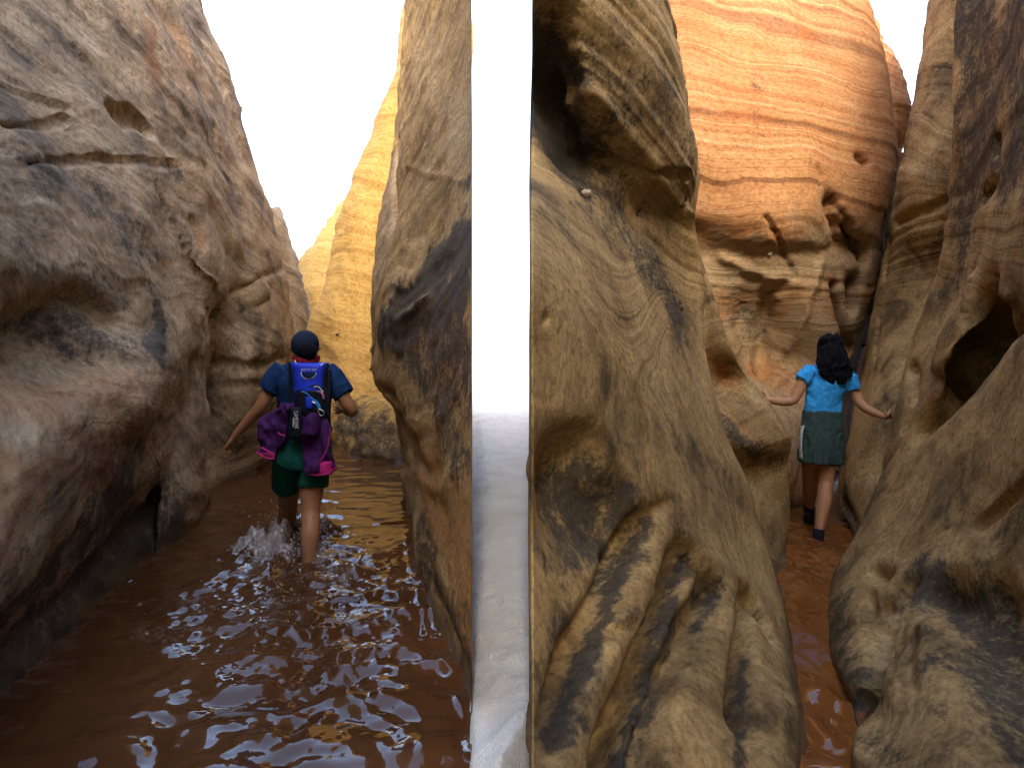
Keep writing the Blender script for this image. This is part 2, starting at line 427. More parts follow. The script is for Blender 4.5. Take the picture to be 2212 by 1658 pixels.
rock("canyon_wall_left", rows, M_LEFT, (-4, 0, 0), 330, 300, bed=(0.25, 0.12, 1.0), bed_warp=0.35, lump=0.035, lump_f=1.0, ridge=0.016, rough=0.008, terrace=.010, seed=3,
     flow=None, sculpt=[([(478,650),(455,730),(446,830),(448,930)], .05, -.12),
             ([(490,640),(560,600),(625,575)], .03, -.05),
             ([(60,700),(150,650),(240,690)], .10, -.10), ([(20,760),(120,760),(230,760)], .16, -.12),
             ([(10,180),(150,230)], .02, -.04), ([(10,270),(90,270),(150,248)], .02, -.05),
             ([(60,350),(230,340),(400,350)], .02, -.05),
             ([(265,240),(300,245),(330,270)], .06, -.14), ([(430,480),(445,530)], .05, -.10), ([(355,410),(375,500)], .06, -.08),
             ([(470,270),(480,330)], .05, -.10), ([(440,345),(455,365)], .06, -.10), ([(130,50),(160,90),(190,120)], .03, -.06),
             ([(400,470),(420,560),(470,610)], .03, .05), ([(370,440),(410,540)], .02, -.05),
             ([(590,640),(560,655),(530,668)], .02, -.04), ([(460,790),(560,790),(620,770)], .05, -.06), ([(480,840),(560,830),(630,830)], .03, -.04)],
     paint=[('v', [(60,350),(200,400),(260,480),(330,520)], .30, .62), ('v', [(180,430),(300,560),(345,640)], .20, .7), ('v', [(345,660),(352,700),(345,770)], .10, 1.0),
            ('v', [(60,560),(160,600),(250,640)], .22, .6), ('v', [(40,1400),(150,1290),(260,1180),(320,1120)], .5, .9), ('v', [(380,360),(360,380)], .15, .7),  # the broad stroke along the undercut paints its shade dark
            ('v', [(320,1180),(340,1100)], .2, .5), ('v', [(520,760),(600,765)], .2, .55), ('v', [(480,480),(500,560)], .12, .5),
            ('r', [(330,60),(335,180)], .12, 1.0), ('r', [(345,30),(420,120),(400,180)], .3, .8), ('r', [(440,345),(455,365)], .10, .95), ('r', [(470,280),(490,340)], .12, .8),
            ('r', [(425,490),(440,530)], .10, .9), ('r', [(230,20),(270,60)], .2, .6), ('r', [(20,850),(150,880),(260,830)], .6, .95), ('r', [(20,1050),(120,1020),(220,930)], .45, .9), ('v', [(20,700),(120,700),(230,740)], .25, .72), ('v', [(20,1330),(150,1200),(280,1060)], .5, .85), ('r', [(20,1260),(30,1220)], .1, .7),  # undercut shade deepened in the colour by the wide dark stroke
            ('r', [(390,560),(470,610)], .2, .5),
            ('p', [(150,300),(420,310)], .2, .55), ('p', [(395,980),(420,1080),(400,1140)], .12, .7), ('p', [(330,900),(220,960)], .05, .6), ('p', [(60,610),(150,640),(330,740)], .18, .6)],
     label="tall grey-tan sandstone wall left of the wading hiker, bulging over the water")

# --- pale rock closing the passage on the left, far back
rows = []
for y, xl, xr, Y in ((980,600,700,12.6),(830,590,690,12.4),(720,580,671,12.2),(660,575,667,12.2),(600,570,650,12.2),(520,560,627,12.3),(470,555,612,12.4),(447,555,600,12.6)):
    rows.append([P(xl - 60, y, Y), P((xl*2 + xr) / 3, y, Y - .15), P((xl + xr*2) / 3, y, Y - .2), P(xr, y, Y + .1)])
add_col(rows, (-.15, .6, 0)); add_col(rows, (-1.5, 1.0, 0))
rows.append(up(rows[-1], (-.1, .4, .03))); rows.append(up(rows[-1], (-.5, .6, -.2)))
rock("far_rock_left", rows, M_LEFT, (-2.0, 1.2, 0), 70, 100, bed=(0.3, 0.0, 1), lump=0.05, ridge=0.03, rough=0.02, seed=12, sculpt=[([(610,500),(630,640)], .1, -.12)],
     label="small pale rock face far back, just left of the sunlit golden wall")

# --- golden sunlit wall and the brighter slope behind it
rows = []
for y, xl, xr, Y in ((1000,700,905,9.3),(960,705,905,9.3),(900,700,900,9.35),(850,692,880,9.45),(780,682,880,9.7),(720,668,880,9.8),(640,698,880,9.9),(540,724,885,10.0),(450,735,890,10.1),(390,757,895,10.2),(300,798,900,10.4),(180,842,920,10.7),(80,860,935,10.9),(-5,876,950,11.0)):
    rows.append([P(xl, y, Y + .25), P(xl*.72 + xr*.28, y, Y - .12), P((xl + xr) / 2, y, Y - .1), P(xl*.2 + xr*.8, y, Y - .25), P(xr + 60, y, Y - .8)])
add_col(rows, (.12, .9, 0), True); add_col(rows, (.9, 1.6, 0), True)
rows.append(up(rows[-1], (-.05, .1, .8))); rows.append(up(rows[-1], (-.1, .3, .8)))
rock("far_wall_gold", rows, M_GOLD, (-.3, 2.5, 0), 140, 240, bed=(0.12, 0.0, 1), bed_warp=.3, lump=0.06, lump_f=1.0, ridge=0.012, rough=0.012, seed=22,
     sculpt=[([(790,320),(765,470)], .05, -.10), ([(815,300),(835,430)], .05, -.07), ([(740,540),(830,535)], .04, -.10), ([(720,790),(800,830)], .04, -.05)],
     paint=[('v', [(740,880),(800,930),(860,960)], .5, .68), ('v', [(730,930),(800,975)], .3, .8), ('p', [(860,50),(840,200),(780,350)], .3, .5)],
     label="golden sandstone wall beyond the wading hiker")
rows = []
for y, xl, xr, Y in ((900,640,760,15.5),(740,640,760,15.5),(700,640,760,15.5),(650,645,760,15.6),(600,642,760,15.8),(560,646,760,16),(520,675,760,16.3),(470,722,780,16.8),(440,745,790,17.2)):
    rows.append([P(xl, y, Y + .4), P(xl*.7 + xr*.3, y, Y), P(xl*.3 + xr*.7, y, Y - .1), P(xr, y, Y - .2)])
add_col(rows, (.1, .9, 0), True); add_col(rows, (.9, 1.6, 0), True)
rows.append(up(rows[-1], (0.3, .6, .1))); rows.append(up(rows[-1], (.5, 1.5, -.2)))
rock("far_slope_gold", rows, M_GOLD, (1, 4, 0), 60, 90, lump=0.12, ridge=0.04, rough=0.03, seed=25, label="brightest sunlit golden slope at the end of the water passage")

# --- dark boulder at the foot of the golden wall
rows = [
 [P(712,955,9.4),P(740,968,8.95),P(790,990,8.1),P(850,1000,7.78),P(900,1000,7.75)],
 [P(712,930,9.4),P(745,930,9.0),P(795,940,8.3),P(850,950,8.0),P(900,950,7.9)],
 [P(714,900,9.5),P(750,890,9.15),P(800,890,8.6),P(855,895,8.3),P(905,890,8.2)],
 [P(720,880,9.6),P(755,862,9.3),P(805,855,8.9),P(860,850,8.7),P(910,850,8.6)],
]
add_col(rows, (-.05, .4, 0), True); add_col(rows, (.5, .2, 0))
rows.insert(0, up(rows[0], (0, 0, -.4))); rows.append(up(rows[-1], (0, .5, .02))); rows.append(up(rows[-1], (0, .9, -.3)))
rock("foot_boulder", rows, M_GOLD, (0, 1.0, -.2), 110, 90, lump=.05, lump_f=2.0, ridge=.012, rough=.02, seed=28,
     paint=[('v', [(740,900),(800,950),(880,980)], .6, .85), ('v', [(730,940),(880,930)], .4, .75)],
     label="dark-stained boulder at the waterline below the golden wall", cat="boulder", kind=None)

# --- varnished wall right of the water
tbl = [ # py, list of (px, Y) from the far edge to the near edge
 (1500,[(868,6.2),(890,4.6),(930,3.3),(985,2.7),(1018,2.45)]),
 (1420,None),
]
rows = [
 [P(872,1060,6.2), P(890,1150,4.79), P(905,1240,3.89), P(945,1350,3.16), P(1012,1490,2.56), P(1020,1560,2.35)],
 [P(872,1020,6.2), P(886,1090,4.9), P(900,1160,4.0), P(950,1290,3.2), P(1014,1440,2.62), P(1020,1500,2.4)],
 [P(866,950,5.9), P(892,1010,4.7), P(925,1110,3.7), P(960,1240,2.95), P(1016,1420,2.38), P(1020,1450,2.3)],
 [P(856,880,5.6), P(890,950,4.6), P(930,1040,3.6), P(972,1160,2.9), P(1018,1300,2.36), P(1020,1320,2.28)],
 [P(806,820,6.0), P(850,850,4.8), P(905,900,3.8), P(960,960,3.05), P(1018,1030,2.5), P(1020,1040,2.44)],
 [P(802,740,6.0), P(842,750,4.9), P(900,770,3.9), P(960,790,3.15), P(1018,820,2.6), P(1020,830,2.5)],
 [P(804,640,6.0), P(845,640,5.0), P(900,640,4.05), P(960,640,3.35), P(1018,640,2.8), P(1020,640,2.7)],
 [P(812,550,6.1), P(850,550,5.2), P(905,540,4.3), P(962,540,3.6), P(1018,530,3.0), P(1020,530,2.9)],
 [P(826,450,6.3), P(860,450,5.5), P(910,440,4.6), P(964,430,3.9), P(1018,420,3.3), P(1020,420,3.2)],
 [P(850,330,6.5), P(872,330,5.8), P(915,310,4.9), P(966,300,4.2), P(1017,290,3.6), P(1020,290,3.5)],
 [P(862,180,6.7), P(880,180,6.1), P(920,170,5.2), P(968,160,4.5), P(1016,150,3.9), P(1019,150,3.8)],
 [P(874,-5,6.9), P(888,-5,6.4), P(924,-5,5.5), P(970,-5,4.8), P(1015,-5,4.2), P(1018,-5,4.1)],
]
for r, w in zip(rows, [0]*12):
    far, nearp = r[0].copy(), r[-1].copy()
    r.insert(0, far + np.array((.0, .8, 0))); r.insert(0, far + np.array((.35, 2.0, 0)))
    ray = nearp / nearp[1]
    q = nearp.copy(); q[0] = q[0] * (nearp[1] + 1.2) / nearp[1] - .02; q[1] += 1.2; r.append(q)
    q = nearp.copy(); q[0] = q[0] * (nearp[1] + 3.2) / nearp[1] - .12; q[1] += 3.2; r.append(q)
rows.insert(0, up(rows[0], (0, 0, -.45)))
rows.append(up(rows[-1], (-.06, .2, 1.2))); rows.append(up(rows[-1], (-.1, .4, 1.6)))
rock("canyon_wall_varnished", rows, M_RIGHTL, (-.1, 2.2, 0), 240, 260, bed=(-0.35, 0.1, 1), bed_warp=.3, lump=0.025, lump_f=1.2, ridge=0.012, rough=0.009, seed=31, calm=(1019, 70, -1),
     sculpt=[([(806,845),(850,870),(880,960)], .07, -.10), ([(855,300),(850,480)], .05, -.08), ([(880,360),(1018,400)], .015, .02), ([(860,690),(920,640)], .03, .04)],
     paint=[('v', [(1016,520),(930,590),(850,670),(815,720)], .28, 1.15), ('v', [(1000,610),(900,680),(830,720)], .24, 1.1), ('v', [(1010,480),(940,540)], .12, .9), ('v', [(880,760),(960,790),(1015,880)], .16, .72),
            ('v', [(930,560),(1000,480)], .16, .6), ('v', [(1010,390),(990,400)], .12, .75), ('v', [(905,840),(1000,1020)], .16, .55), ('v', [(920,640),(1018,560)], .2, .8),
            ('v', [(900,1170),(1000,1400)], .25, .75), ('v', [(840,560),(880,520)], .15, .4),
            ('r', [(960,640),(1015,700)], .2, .75), ('r', [(880,900),(940,1080),(1000,1250)], .3, .72), ('r', [(1000,760),(1015,840)], .15, .6),
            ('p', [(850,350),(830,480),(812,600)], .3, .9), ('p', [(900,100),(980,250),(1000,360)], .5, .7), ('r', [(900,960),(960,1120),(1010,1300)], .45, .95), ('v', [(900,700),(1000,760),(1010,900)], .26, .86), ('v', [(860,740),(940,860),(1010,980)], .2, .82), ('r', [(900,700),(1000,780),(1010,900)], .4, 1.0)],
     label="bulging sandstone wall right of the wading hiker with a black varnish streak")
# --- left side of the narrow slot
rows = [
 [P(1155,1700,1.62),P(1235,1700,1.72),P(1350,1700,1.86),P(1470,1700,1.96),P(1590,1700,2.10),P(1690,1700,2.22),P(1737,1690,2.36)],
 [P(1155,1540,1.72),P(1235,1540,1.84),P(1350,1540,2.02),P(1465,1540,2.16),P(1590,1540,2.36),P(1690,1540,2.55),P(1736,1540,2.78)],
 [P(1155,1400,1.82),P(1235,1400,1.98),P(1350,1400,2.2),P(1460,1400,2.4),P(1580,1400,2.7),P(1670,1400,3.05),P(1714,1398,3.38)],
 [P(1155,1270,1.95),P(1240,1270,2.15),P(1345,1270,2.36),P(1450,1270,2.62),P(1560,1270,2.95),P(1640,1270,3.4),P(1682,1275,3.85)],
 [P(1155,1150,2.0),P(1240,1150,2.3),P(1340,1150,2.52),P(1430,1150,2.8),P(1530,1150,3.2),P(1600,1150,3.7),P(1642,1150,4.15)],
 [P(1155,1040,1.96),P(1235,1040,2.26),P(1330,1040,2.55),P(1415,1040,2.9),P(1505,1040,3.35),P(1572,1040,3.85),P(1612,1040,4.3)],
 [P(1155,940,1.94),P(1230,940,2.2),P(1320,940,2.6),P(1400,940,3.0),P(1480,940,3.5),P(1540,945,4.0),P(1574,950,4.42)],
 [P(1155,760,1.95),P(1230,760,2.25),P(1310,760,2.7),P(1380,760,3.2),P(1440,760,3.8),P(1490,760,4.3),P(1524,770,4.62)],
 [P(1155,600,2.0),P(1220,600,2.4),P(1300,600,3.0),P(1370,600,3.65),P(1430,600,4.3),P(1478,600,4.75),P(1522,605,4.9)],
 [P(1155,450,2.5),P(1220,450,3.05),P(1290,450,3.6),P(1360,450,4.2),P(1430,450,4.5),P(1468,450,4.6),P(1492,450,4.72)],
 [P(1155,360,3.2),P(1222,350,3.75),P(1290,345,3.95),P(1360,352,4.0),P(1430,365,4.1),P(1482,370,4.25),P(1509,365,4.55)],
 [P(1155,220,3.7),P(1215,220,3.85),P(1268,220,3.5),P(1330,220,3.6),P(1410,220,3.85),P(1462,220,4.1),P(1485,215,4.45)],
 [P(1155,100,3.4),P(1195,100,3.5),P(1255,100,3.36),P(1330,100,3.52),P(1400,100,3.72),P(1446,100,4.0),P(1464,95,4.45)],
 [P(1155,-5,3.1),P(1195,-5,3.15),P(1255,-5,3.3),P(1320,-5,3.45),P(1380,-5,3.65),P(1420,-5,3.9),P(1436,-5,4.4)],
]
for r in rows:
    e, a = r[-1].copy(), r[0].copy()
    r.append(e + np.array((.06, .6, 0))); r.append(e + np.array((-.25, 1.5, 0)))
    q = a.copy(); q[0] = q[0] * (a[1] + 1.0) / a[1] + .02; q[1] += 1.0; r.insert(0, q)
    q = a.copy(); q[0] = q[0] * (a[1] + 2.6) / a[1] + .2; q[1] += 2.6; r.insert(0, q)
rows.insert(0, up(rows[0], (0, 0, -.5)))
rows.append(up(rows[-1], (.02, .08, 1.2))); rows.append(up(rows[-1], (.05, .15, 1.8)))
rock("slot_wall_left", rows, M_SLOT, (-.05, .9, 0), 330, 360, bed=(0.36, 0.05, 1), bed_warp=.12, lump=0.014, lump_f=1.2, ridge=0.009, rough=0.004, seed=51, calm=(1154, 80, 1), band_f=11.0, flow=(1.25, 1.9, .9), ridge_top=2.2, 
     sculpt=[([(1175,1010),(1230,985),(1290,975)], .08, -.14), ([(1210,1080),(1260,1060),(1330,1120)], .14, -.16),
             ([(1400,1130),(1330,1260),(1250,1420),(1185,1600)], .05, -.20), ([(1375,1140),(1440,1085)], .03, -.05),
             ([(1480,1190),(1440,1330),(1390,1470),(1330,1650)], .05, -.26), ([(1440,1420),(1370,1560),(1330,1680)], .05, -.12), ([(1500,1200),(1540,1250),(1500,1330),(1430,1500),(1390,1640)], .045, -.13),
             ([(1560,1265),(1520,1340),(1470,1440)], .06, -.12), ([(1620,1290),(1610,1400),(1600,1560),(1585,1680)], .05, -.20), ([(1640,1300),(1660,1350)], .06, -.12),
             ([(1260,1385),(1310,1365),(1375,1350)], .02, -.03), ([(1295,1400),(1330,1390),(1300,1450)], .045, .014, 8),
             ([(1260,415),(1268,430)], .03, -.06), ([(1475,663)], .022, -.05), ([(1180,682)], .022, -.05), ([(1184,690)], .012, -.03), ([(1384,455)], .03, -.04), ([(1480,445)], .025, -.07),
             ([(1215,150),(1245,250),(1262,330)], .05, .05), ([(1240,330),(1300,350),(1420,380),(1500,385)], .03, -.07),
             
             ([(1465,75),(1476,120),(1490,165)], .05, -.12)],
     paint=[('v', [(1160,120),(1190,220),(1210,320)], .5, 1.0), ('v', [(1290,120),(1420,200),(1480,330)], .5, .62), ('v', [(1350,480),(1420,600),(1470,720)], .45, .72), ('v', [(1260,430),(1350,520)], .4, .6), ('v', [(1160,1180),(1230,1300),(1180,1450)], .14, .6), ('v', [(1480,1190),(1440,1330),(1330,1650)], .07, 1.0), ('v', [(1400,1130),(1330,1260),(1185,1600)], .06, 1.0), ('v', [(1610,1400),(1590,1650)], .06, .9), ('v', [(1170,1060),(1250,1080),(1330,1130)], .28, .85), ('v', [(1200,1150),(1300,1150)], .3, .75), ('v', [(1440,850),(1480,1000)], .2, .5), ('v', [(1420,560),(1480,700)], .3, .62), ('v', [(1620,1310),(1650,1350)], .07, .9), ('v', [(1550,1270),(1500,1360)], .06, .8), ('v', [(1440,1080),(1480,1180)], .10, .6),  # strokes in the recess and hollows put their shade into the colour
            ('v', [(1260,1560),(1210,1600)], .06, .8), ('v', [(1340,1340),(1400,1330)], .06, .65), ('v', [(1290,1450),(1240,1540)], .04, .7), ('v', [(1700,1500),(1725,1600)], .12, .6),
            ('v', [(1380,170),(1480,260)], .2, .55), ('v', [(1300,230),(1420,270)], .15, .45), ('v', [(1450,80),(1470,200)], .12, .6), ('v', [(1400,480),(1450,620)], .3, .5),
            ('r', [(1480,380),(1508,370)], .1, .7), ('r', [(1200,400),(1300,470)], .25, .5), ('r', [(1260,200),(1280,300)], .2, .5),
            ('p', [(1300,330),(1250,200)], .15, .4), ('p', [(1280,1420),(1260,1480)], .06, .8), ('p', [(1420,800),(1500,960),(1600,1150)], .25, .5), ('p', [(1180,500),(1280,640)], .2, .45)],
     label="dark banded sandstone wall filling the left of the slot, folding down into smooth boulders")

# --- the rim just behind it, with the red pocket the second hiker's left hand rests beside
rows = [
 [P(1600,1420,4.1),P(1660,1390,3.85),P(1692,1345,3.72)],
 [P(1590,1280,4.3),P(1650,1270,4.25),P(1694,1262,4.32)],
 [P(1585,1200,4.4),P(1650,1200,4.5),P(1698,1195,4.9)],
 [P(1575,1080,4.6),P(1640,1080,4.8),P(1703,1085,5.35)],
 [P(1550,1010,4.9),P(1625,1015,4.98),P(1698,1005,5.4)],
 [P(1535,940,4.78),P(1618,958,4.72),P(1700,942,5.2)],
 [P(1522,880,4.82),P(1590,888,4.84),P(1668,882,5.18)],
 [P(1518,805,4.9),P(1558,808,5.25),P(1602,800,5.12)],
 [P(1514,740,4.85),P(1545,745,4.95),P(1574,738,5.05)],
 [P(1500,650,4.9),P(1526,650,4.92),P(1546,650,5.02)],
 [P(1484,560,4.95),P(1503,560,4.92),P(1517,560,5.0)],
 [P(1474,470,4.85),P(1489,470,4.82),P(1500,470,4.9)],
 [P(1480,380,4.7),P(1498,380,4.72),P(1511,380,4.84)],
]
add_col(rows, (-.15, .35, 0), True); add_col(rows, (.02, .45, 0)); add_col(rows, (-.5, 1.0, 0))
rows.insert(0, up(rows[0], (0, 0, -.4))); rows.append(up(rows[-1], (0, .4, .3)))
rock("slot_rim_left", rows, M_SLOT, (-.3, 1.2, 0), 120, 240, bed=(-0.5, .2, 1), bed_warp=.3, lump=0.012, lump_f=1.6, ridge=0.007, rough=0.005, seed=61,
     sculpt=[([(1540,790),(1570,820)], .10, -.16), ([(1600,930),(1650,985),(1690,1010)], .05, -.07), ([(1570,890),(1620,940)], .04, -.05), ([(1600,820),(1660,890),(1700,940)], .03, .03), ([(1655,1060),(1690,1180)], .04, -.06), ([(1670,900),(1690,940)], .05, .04), ([(1640,1180),(1655,1250)], .012, -.03)],
     paint=[('r', [(1530,775),(1580,830)], .13, .95), ('r', [(1560,880),(1660,980)], .12, .7), ('v', [(1570,930),(1680,1000)], .14, .62), ('v', [(1650,1090),(1690,1260)], .1, .6), ('p', [(1590,800),(1690,920)], .07, 1.0), ('v', [(1560,900),(1640,990)], .12, .8), ('p', [(1510,520),(1560,720)], .05, .6)],
     label="curling rock rim with a reddish pocket left of the hiker in the light blue shirt")

# --- banded back wall of the slot
def rowR(y, ys): 
    return [P(px, (y[i] if isinstance(y, (list, tuple)) else y), Yv) for i, (px, Yv) in enumerate(ys)]
rows = [
 [P(1470,1190,5.7),P(1560,1170,5.8),P(1650,1140,6.0),P(1718,1098,6.37),P(1790,1060,7.2),P(1830,1020,8.3),P(1842,1000,9.2)],
 [P(1470,1000,6.0),P(1560,1000,6.15),P(1650,1000,6.3),P(1725,1000,6.6),P(1790,990,7.1),P(1826,980,8.2),P(1838,980,9.2)],
 [P(1470,880,6.2),P(1560,880,6.5),P(1650,880,6.75),P(1735,880,6.8),P(1790,880,7.0),P(1828,880,8.0),P(1842,880,9.0)],
 [P(1470,780,6.55),P(1560,780,6.85),P(1640,780,7.25),P(1740,780,7.1),P(1805,780,6.95),P(1845,780,7.5),P(1862,780,8.4)],
 [P(1470,690,6.75),P(1560,690,6.95),P(1640,690,7.2),P(1740,690,6.9),P(1815,690,6.95),P(1862,690,7.2),P(1884,690,8.2)],
 [P(1470,610,6.8),P(1560,610,6.85),P(1650,610,6.85),P(1740,610,6.8),P(1820,610,7.0),P(1872,610,7.1),P(1897,610,8.0)],
 [P(1470,540,6.85),P(1560,545,6.78),P(1650,548,6.7),P(1740,546,6.75),P(1820,540,6.95),P(1880,535,7.05),P(1904,535,8.0)],
 [P(1470,500,6.75),P(1560,512,6.62),P(1650,518,6.52),P(1740,522,6.6),P(1820,520,6.85),P(1880,508,6.95),P(1910,500,7.9)],
 [P(1470,470,6.6),P(1560,472,6.5),P(1650,475,6.42),P(1740,478,6.5),P(1820,470,6.7),P(1884,460,6.85),P(1920,455,7.7)],
 [P(1460,380,6.5),P(1560,380,6.45),P(1650,380,6.45),P(1740,380,6.5),P(1825,380,6.7),P(1895,380,6.9),P(1936,380,7.7)],
 [P(1450,260,6.5),P(1550,260,6.5),P(1650,260,6.55),P(1740,260,6.65),P(1830,260,6.85),P(1895,260,7.1),P(1928,260,7.7)],
 [P(1430,130,6.7),P(1550,130,6.75),P(1650,130,6.8),P(1740,130,6.9),P(1820,130,7.1),P(1880,130,7.35),P(1908,130,7.9)],
 [P(1400,-5,7.0),P(1550,-5,7.05),P(1650,-5,7.1),P(1740,-5,7.2),P(1800,-5,7.4),P(1850,-5,7.65),P(1872,-5,8.1)],
]
add_col(rows, (.05, .8, 0)); add_col(rows, (-.8, 1.6, 0)); add_col(rows, (-.6, .3, 0), True)
rows.insert(0, up(rows[0], (0, 0, -.5)))
rows.append(up(rows[-1], (-.15, .35, .8))); rows.append(up(rows[-1], (-.3, .8, .8)))
rock("slot_back_wall", rows, M_BACK, (-.4, 2.4, 0), 280, 340, bed=(0.06, .1, 1), bed_warp=.28, lump=0.03, lump_f=.8, ridge=0.014, rough=0.006, seed=71, flow=(1.3, 2.3, 1.8),
     sculpt=[([(1800,440),(1815,500)], .09, -.20), ([(1770,360),(1800,430),(1870,540)], .02, -.06), ([(1860,340),(1875,350)], .05, -.12),
             ([(1845,610),(1848,660)], .075, -.30), ([(1805,620),(1825,700),(1840,760)], .05, -.25), ([(1815,530),(1860,540)], .10, -.2), ([(1830,490),(1865,560)], .05, -.2),
             ([(1660,470),(1700,560),(1720,600)], .02, -.06), ([(1560,560),(1650,600),(1720,610)], .06, .07), ([(1720,600),(1660,640),(1640,720),(1650,800)], .08, -.08),
             ([(1780,560),(1740,680),(1700,760)], .05, .05), ([(1630,600),(1600,700),(1620,800)], .1, -.06)],
     paint=[('r', [(1470,60),(1640,120),(1600,220)], .7, .72), ('r', [(1720,20),(1740,80)], .2, .8), ('r', [(1850,300),(1880,360)], .3, .6), ('r', [(1480,160),(1560,260)], .3, .6), ('r', [(1900,250),(1880,150)], .25, .5),
            ('v', [(1640,150),(1635,300)], .12, .55), ('v', [(1580,640),(1640,720)], .3, .6), ('v', [(1620,560),(1700,590)], .2, .5), ('v', [(1560,620),(1600,760)], .25, .55), ('v', [(1845,880),(1835,980)], .5, .7),
            ('p', [(1500,600),(1700,580),(1880,580)], .75, 1.0), ('p', [(1500,720),(1700,720),(1860,720)], .9, 1.0), ('p', [(1560,860),(1700,880),(1800,880)], .9, 1.0), ('p', [(1560,560),(1640,620),(1560,720)], .5, .6), ('p', [(1860,420),(1880,480)], .2, .5)],
     label="tall orange and cream banded sandstone wall behind the hiker in the light blue shirt")
rows = []
for y, xl, xr, Y in ((1050,1790,1960,10.6),(900,1800,1960,10.4),(760,1810,1960,10.2),(620,1830,1955,9.8),(500,1860,1950,9.6),(420,1890,1945,9.4),(340,1885,1956,9.4),(270,1880,1968,9.5),(215,1875,1973,9.6),(170,1870,1958,9.8),(130,1865,1936,10),(90,1860,1908,10.3),(40,1850,1888,10.6)):
    rows.append([P(xl - 40, y, Y), P((xl*2 + xr) / 3, y, Y), P((xl + xr*2) / 3, y, Y), P(xr, y, Y + .3)])
add_col(rows, (.0, .8, 0)); add_col(rows, (-.8, 1.5, 0))
rows.append(up(rows[-1], (-.1, .4, .2))); rows.append(up(rows[-1], (0, 1.2, -.1)))
rock("far_buttress_orange", rows, M_BACK, (-.5, 3, 0), 70, 220, lump=0.06, ridge=0.03, rough=0.02, seed=77, paint=[('r', [(1920,150),(1950,300)], .6, .7)],
     label="glowing orange rock edge against the sky, right of the banded back wall")

# --- concave column right of the back wall
rows = [
 [P(1838,1150,5.52),P(1862,1185,5.07),P(1905,1210,4.7),P(1970,1230,4.3),P(2060,1240,4.0)],
 [P(1812,1085,5.9),P(1845,1090,5.5),P(1895,1085,5.15),P(1980,1080,4.85),P(2070,1080,4.6)],
 [P(1816,1030,6.0),P(1852,1020,5.55),P(1900,1020,5.3),P(1985,1020,5.0),P(2080,1020,4.8)],
 [P(1838,940,6.2),P(1872,940,5.7),P(1912,940,5.4),P(1990,940,5.2),P(2090,940,5.1)],
 [P(1848,880,6.5),P(1886,880,5.8),P(1926,885,5.45),P(2005,880,5.35),P(2100,880,5.3)],
 [P(1872,780,6.8),P(1900,780,6.3),P(1950,780,5.9),P(2035,780,5.7),P(2110,780,5.6)],
 [P(1886,680,7.1),P(1925,680,6.7),P(1985,680,6.35),P(2060,680,6.1),P(2120,680,6.0)],
 [P(1905,580,7.2),P(1950,580,6.75),P(2010,580,6.45),P(2075,580,6.2),P(2130,580,6.1)],
 [P(1921,490,7.0),P(1968,490,6.5),P(2025,490,6.25),P(2085,490,6.1),P(2135,490,6.1)],
 [P(1938,400,6.8),P(1982,400,6.35),P(2040,400,6.15),P(2090,400,6.05),P(2140,400,6.0)],
 [P(1962,290,6.8),P(2002,290,6.4),P(2050,290,6.2),P(2100,290,6.1),P(2145,290,6.0)],
 [P(1985,150,6.9),P(2020,150,6.5),P(2062,150,6.3),P(2110,150,6.2),P(2150,150,6.1)],
 [P(2007,-5,7.0),P(2038,-5,6.6),P(2072,-5,6.4),P(2115,-5,6.3),P(2155,-5,6.2)],
]
add_col(rows, (.5, .7, 0), True); add_col(rows, (1.5, 1.6, 0), True); add_col(rows, (1.2, .4, 0))
rows.insert(0, up(rows[0], (0, 0, -.4)))
rows.append(up(rows[-1], (.1, .2, .8))); rows.append(up(rows[-1], (.3, .4, .7)))
rock("slot_column", rows, M_SLOT, (1.5, 2.0, 0), 170, 300, bed=(0.25, .1, 1), bed_warp=.5, lump=0.015, lump_f=1.2, ridge=0.012, rough=0.004, seed=81, flow=(1.6, 2.6, 1.2),
     sculpt=[([(1930,480),(2040,440)], .04, -.08), ([(1915,520),(1905,600)], .04, -.06), ([(1960,540),(2000,600)], .03, -.04), ([(1820,1090),(1840,1130)], .06, -.05), ([(1895,690),(1880,800)], .03, -.04)],
     paint=[('p', [(2000,100),(1980,350)], .4, .6), ('v', [(1960,560),(2000,680)], .2, .5), ('v', [(1820,1060),(1840,1140)], .12, .9), ('p', [(1900,900),(1880,1040)], .2, .6), ('r', [(1945,300),(1960,250)], .15, .6)],
     label="smooth concave sandstone column the second hiker's right hand rests on")

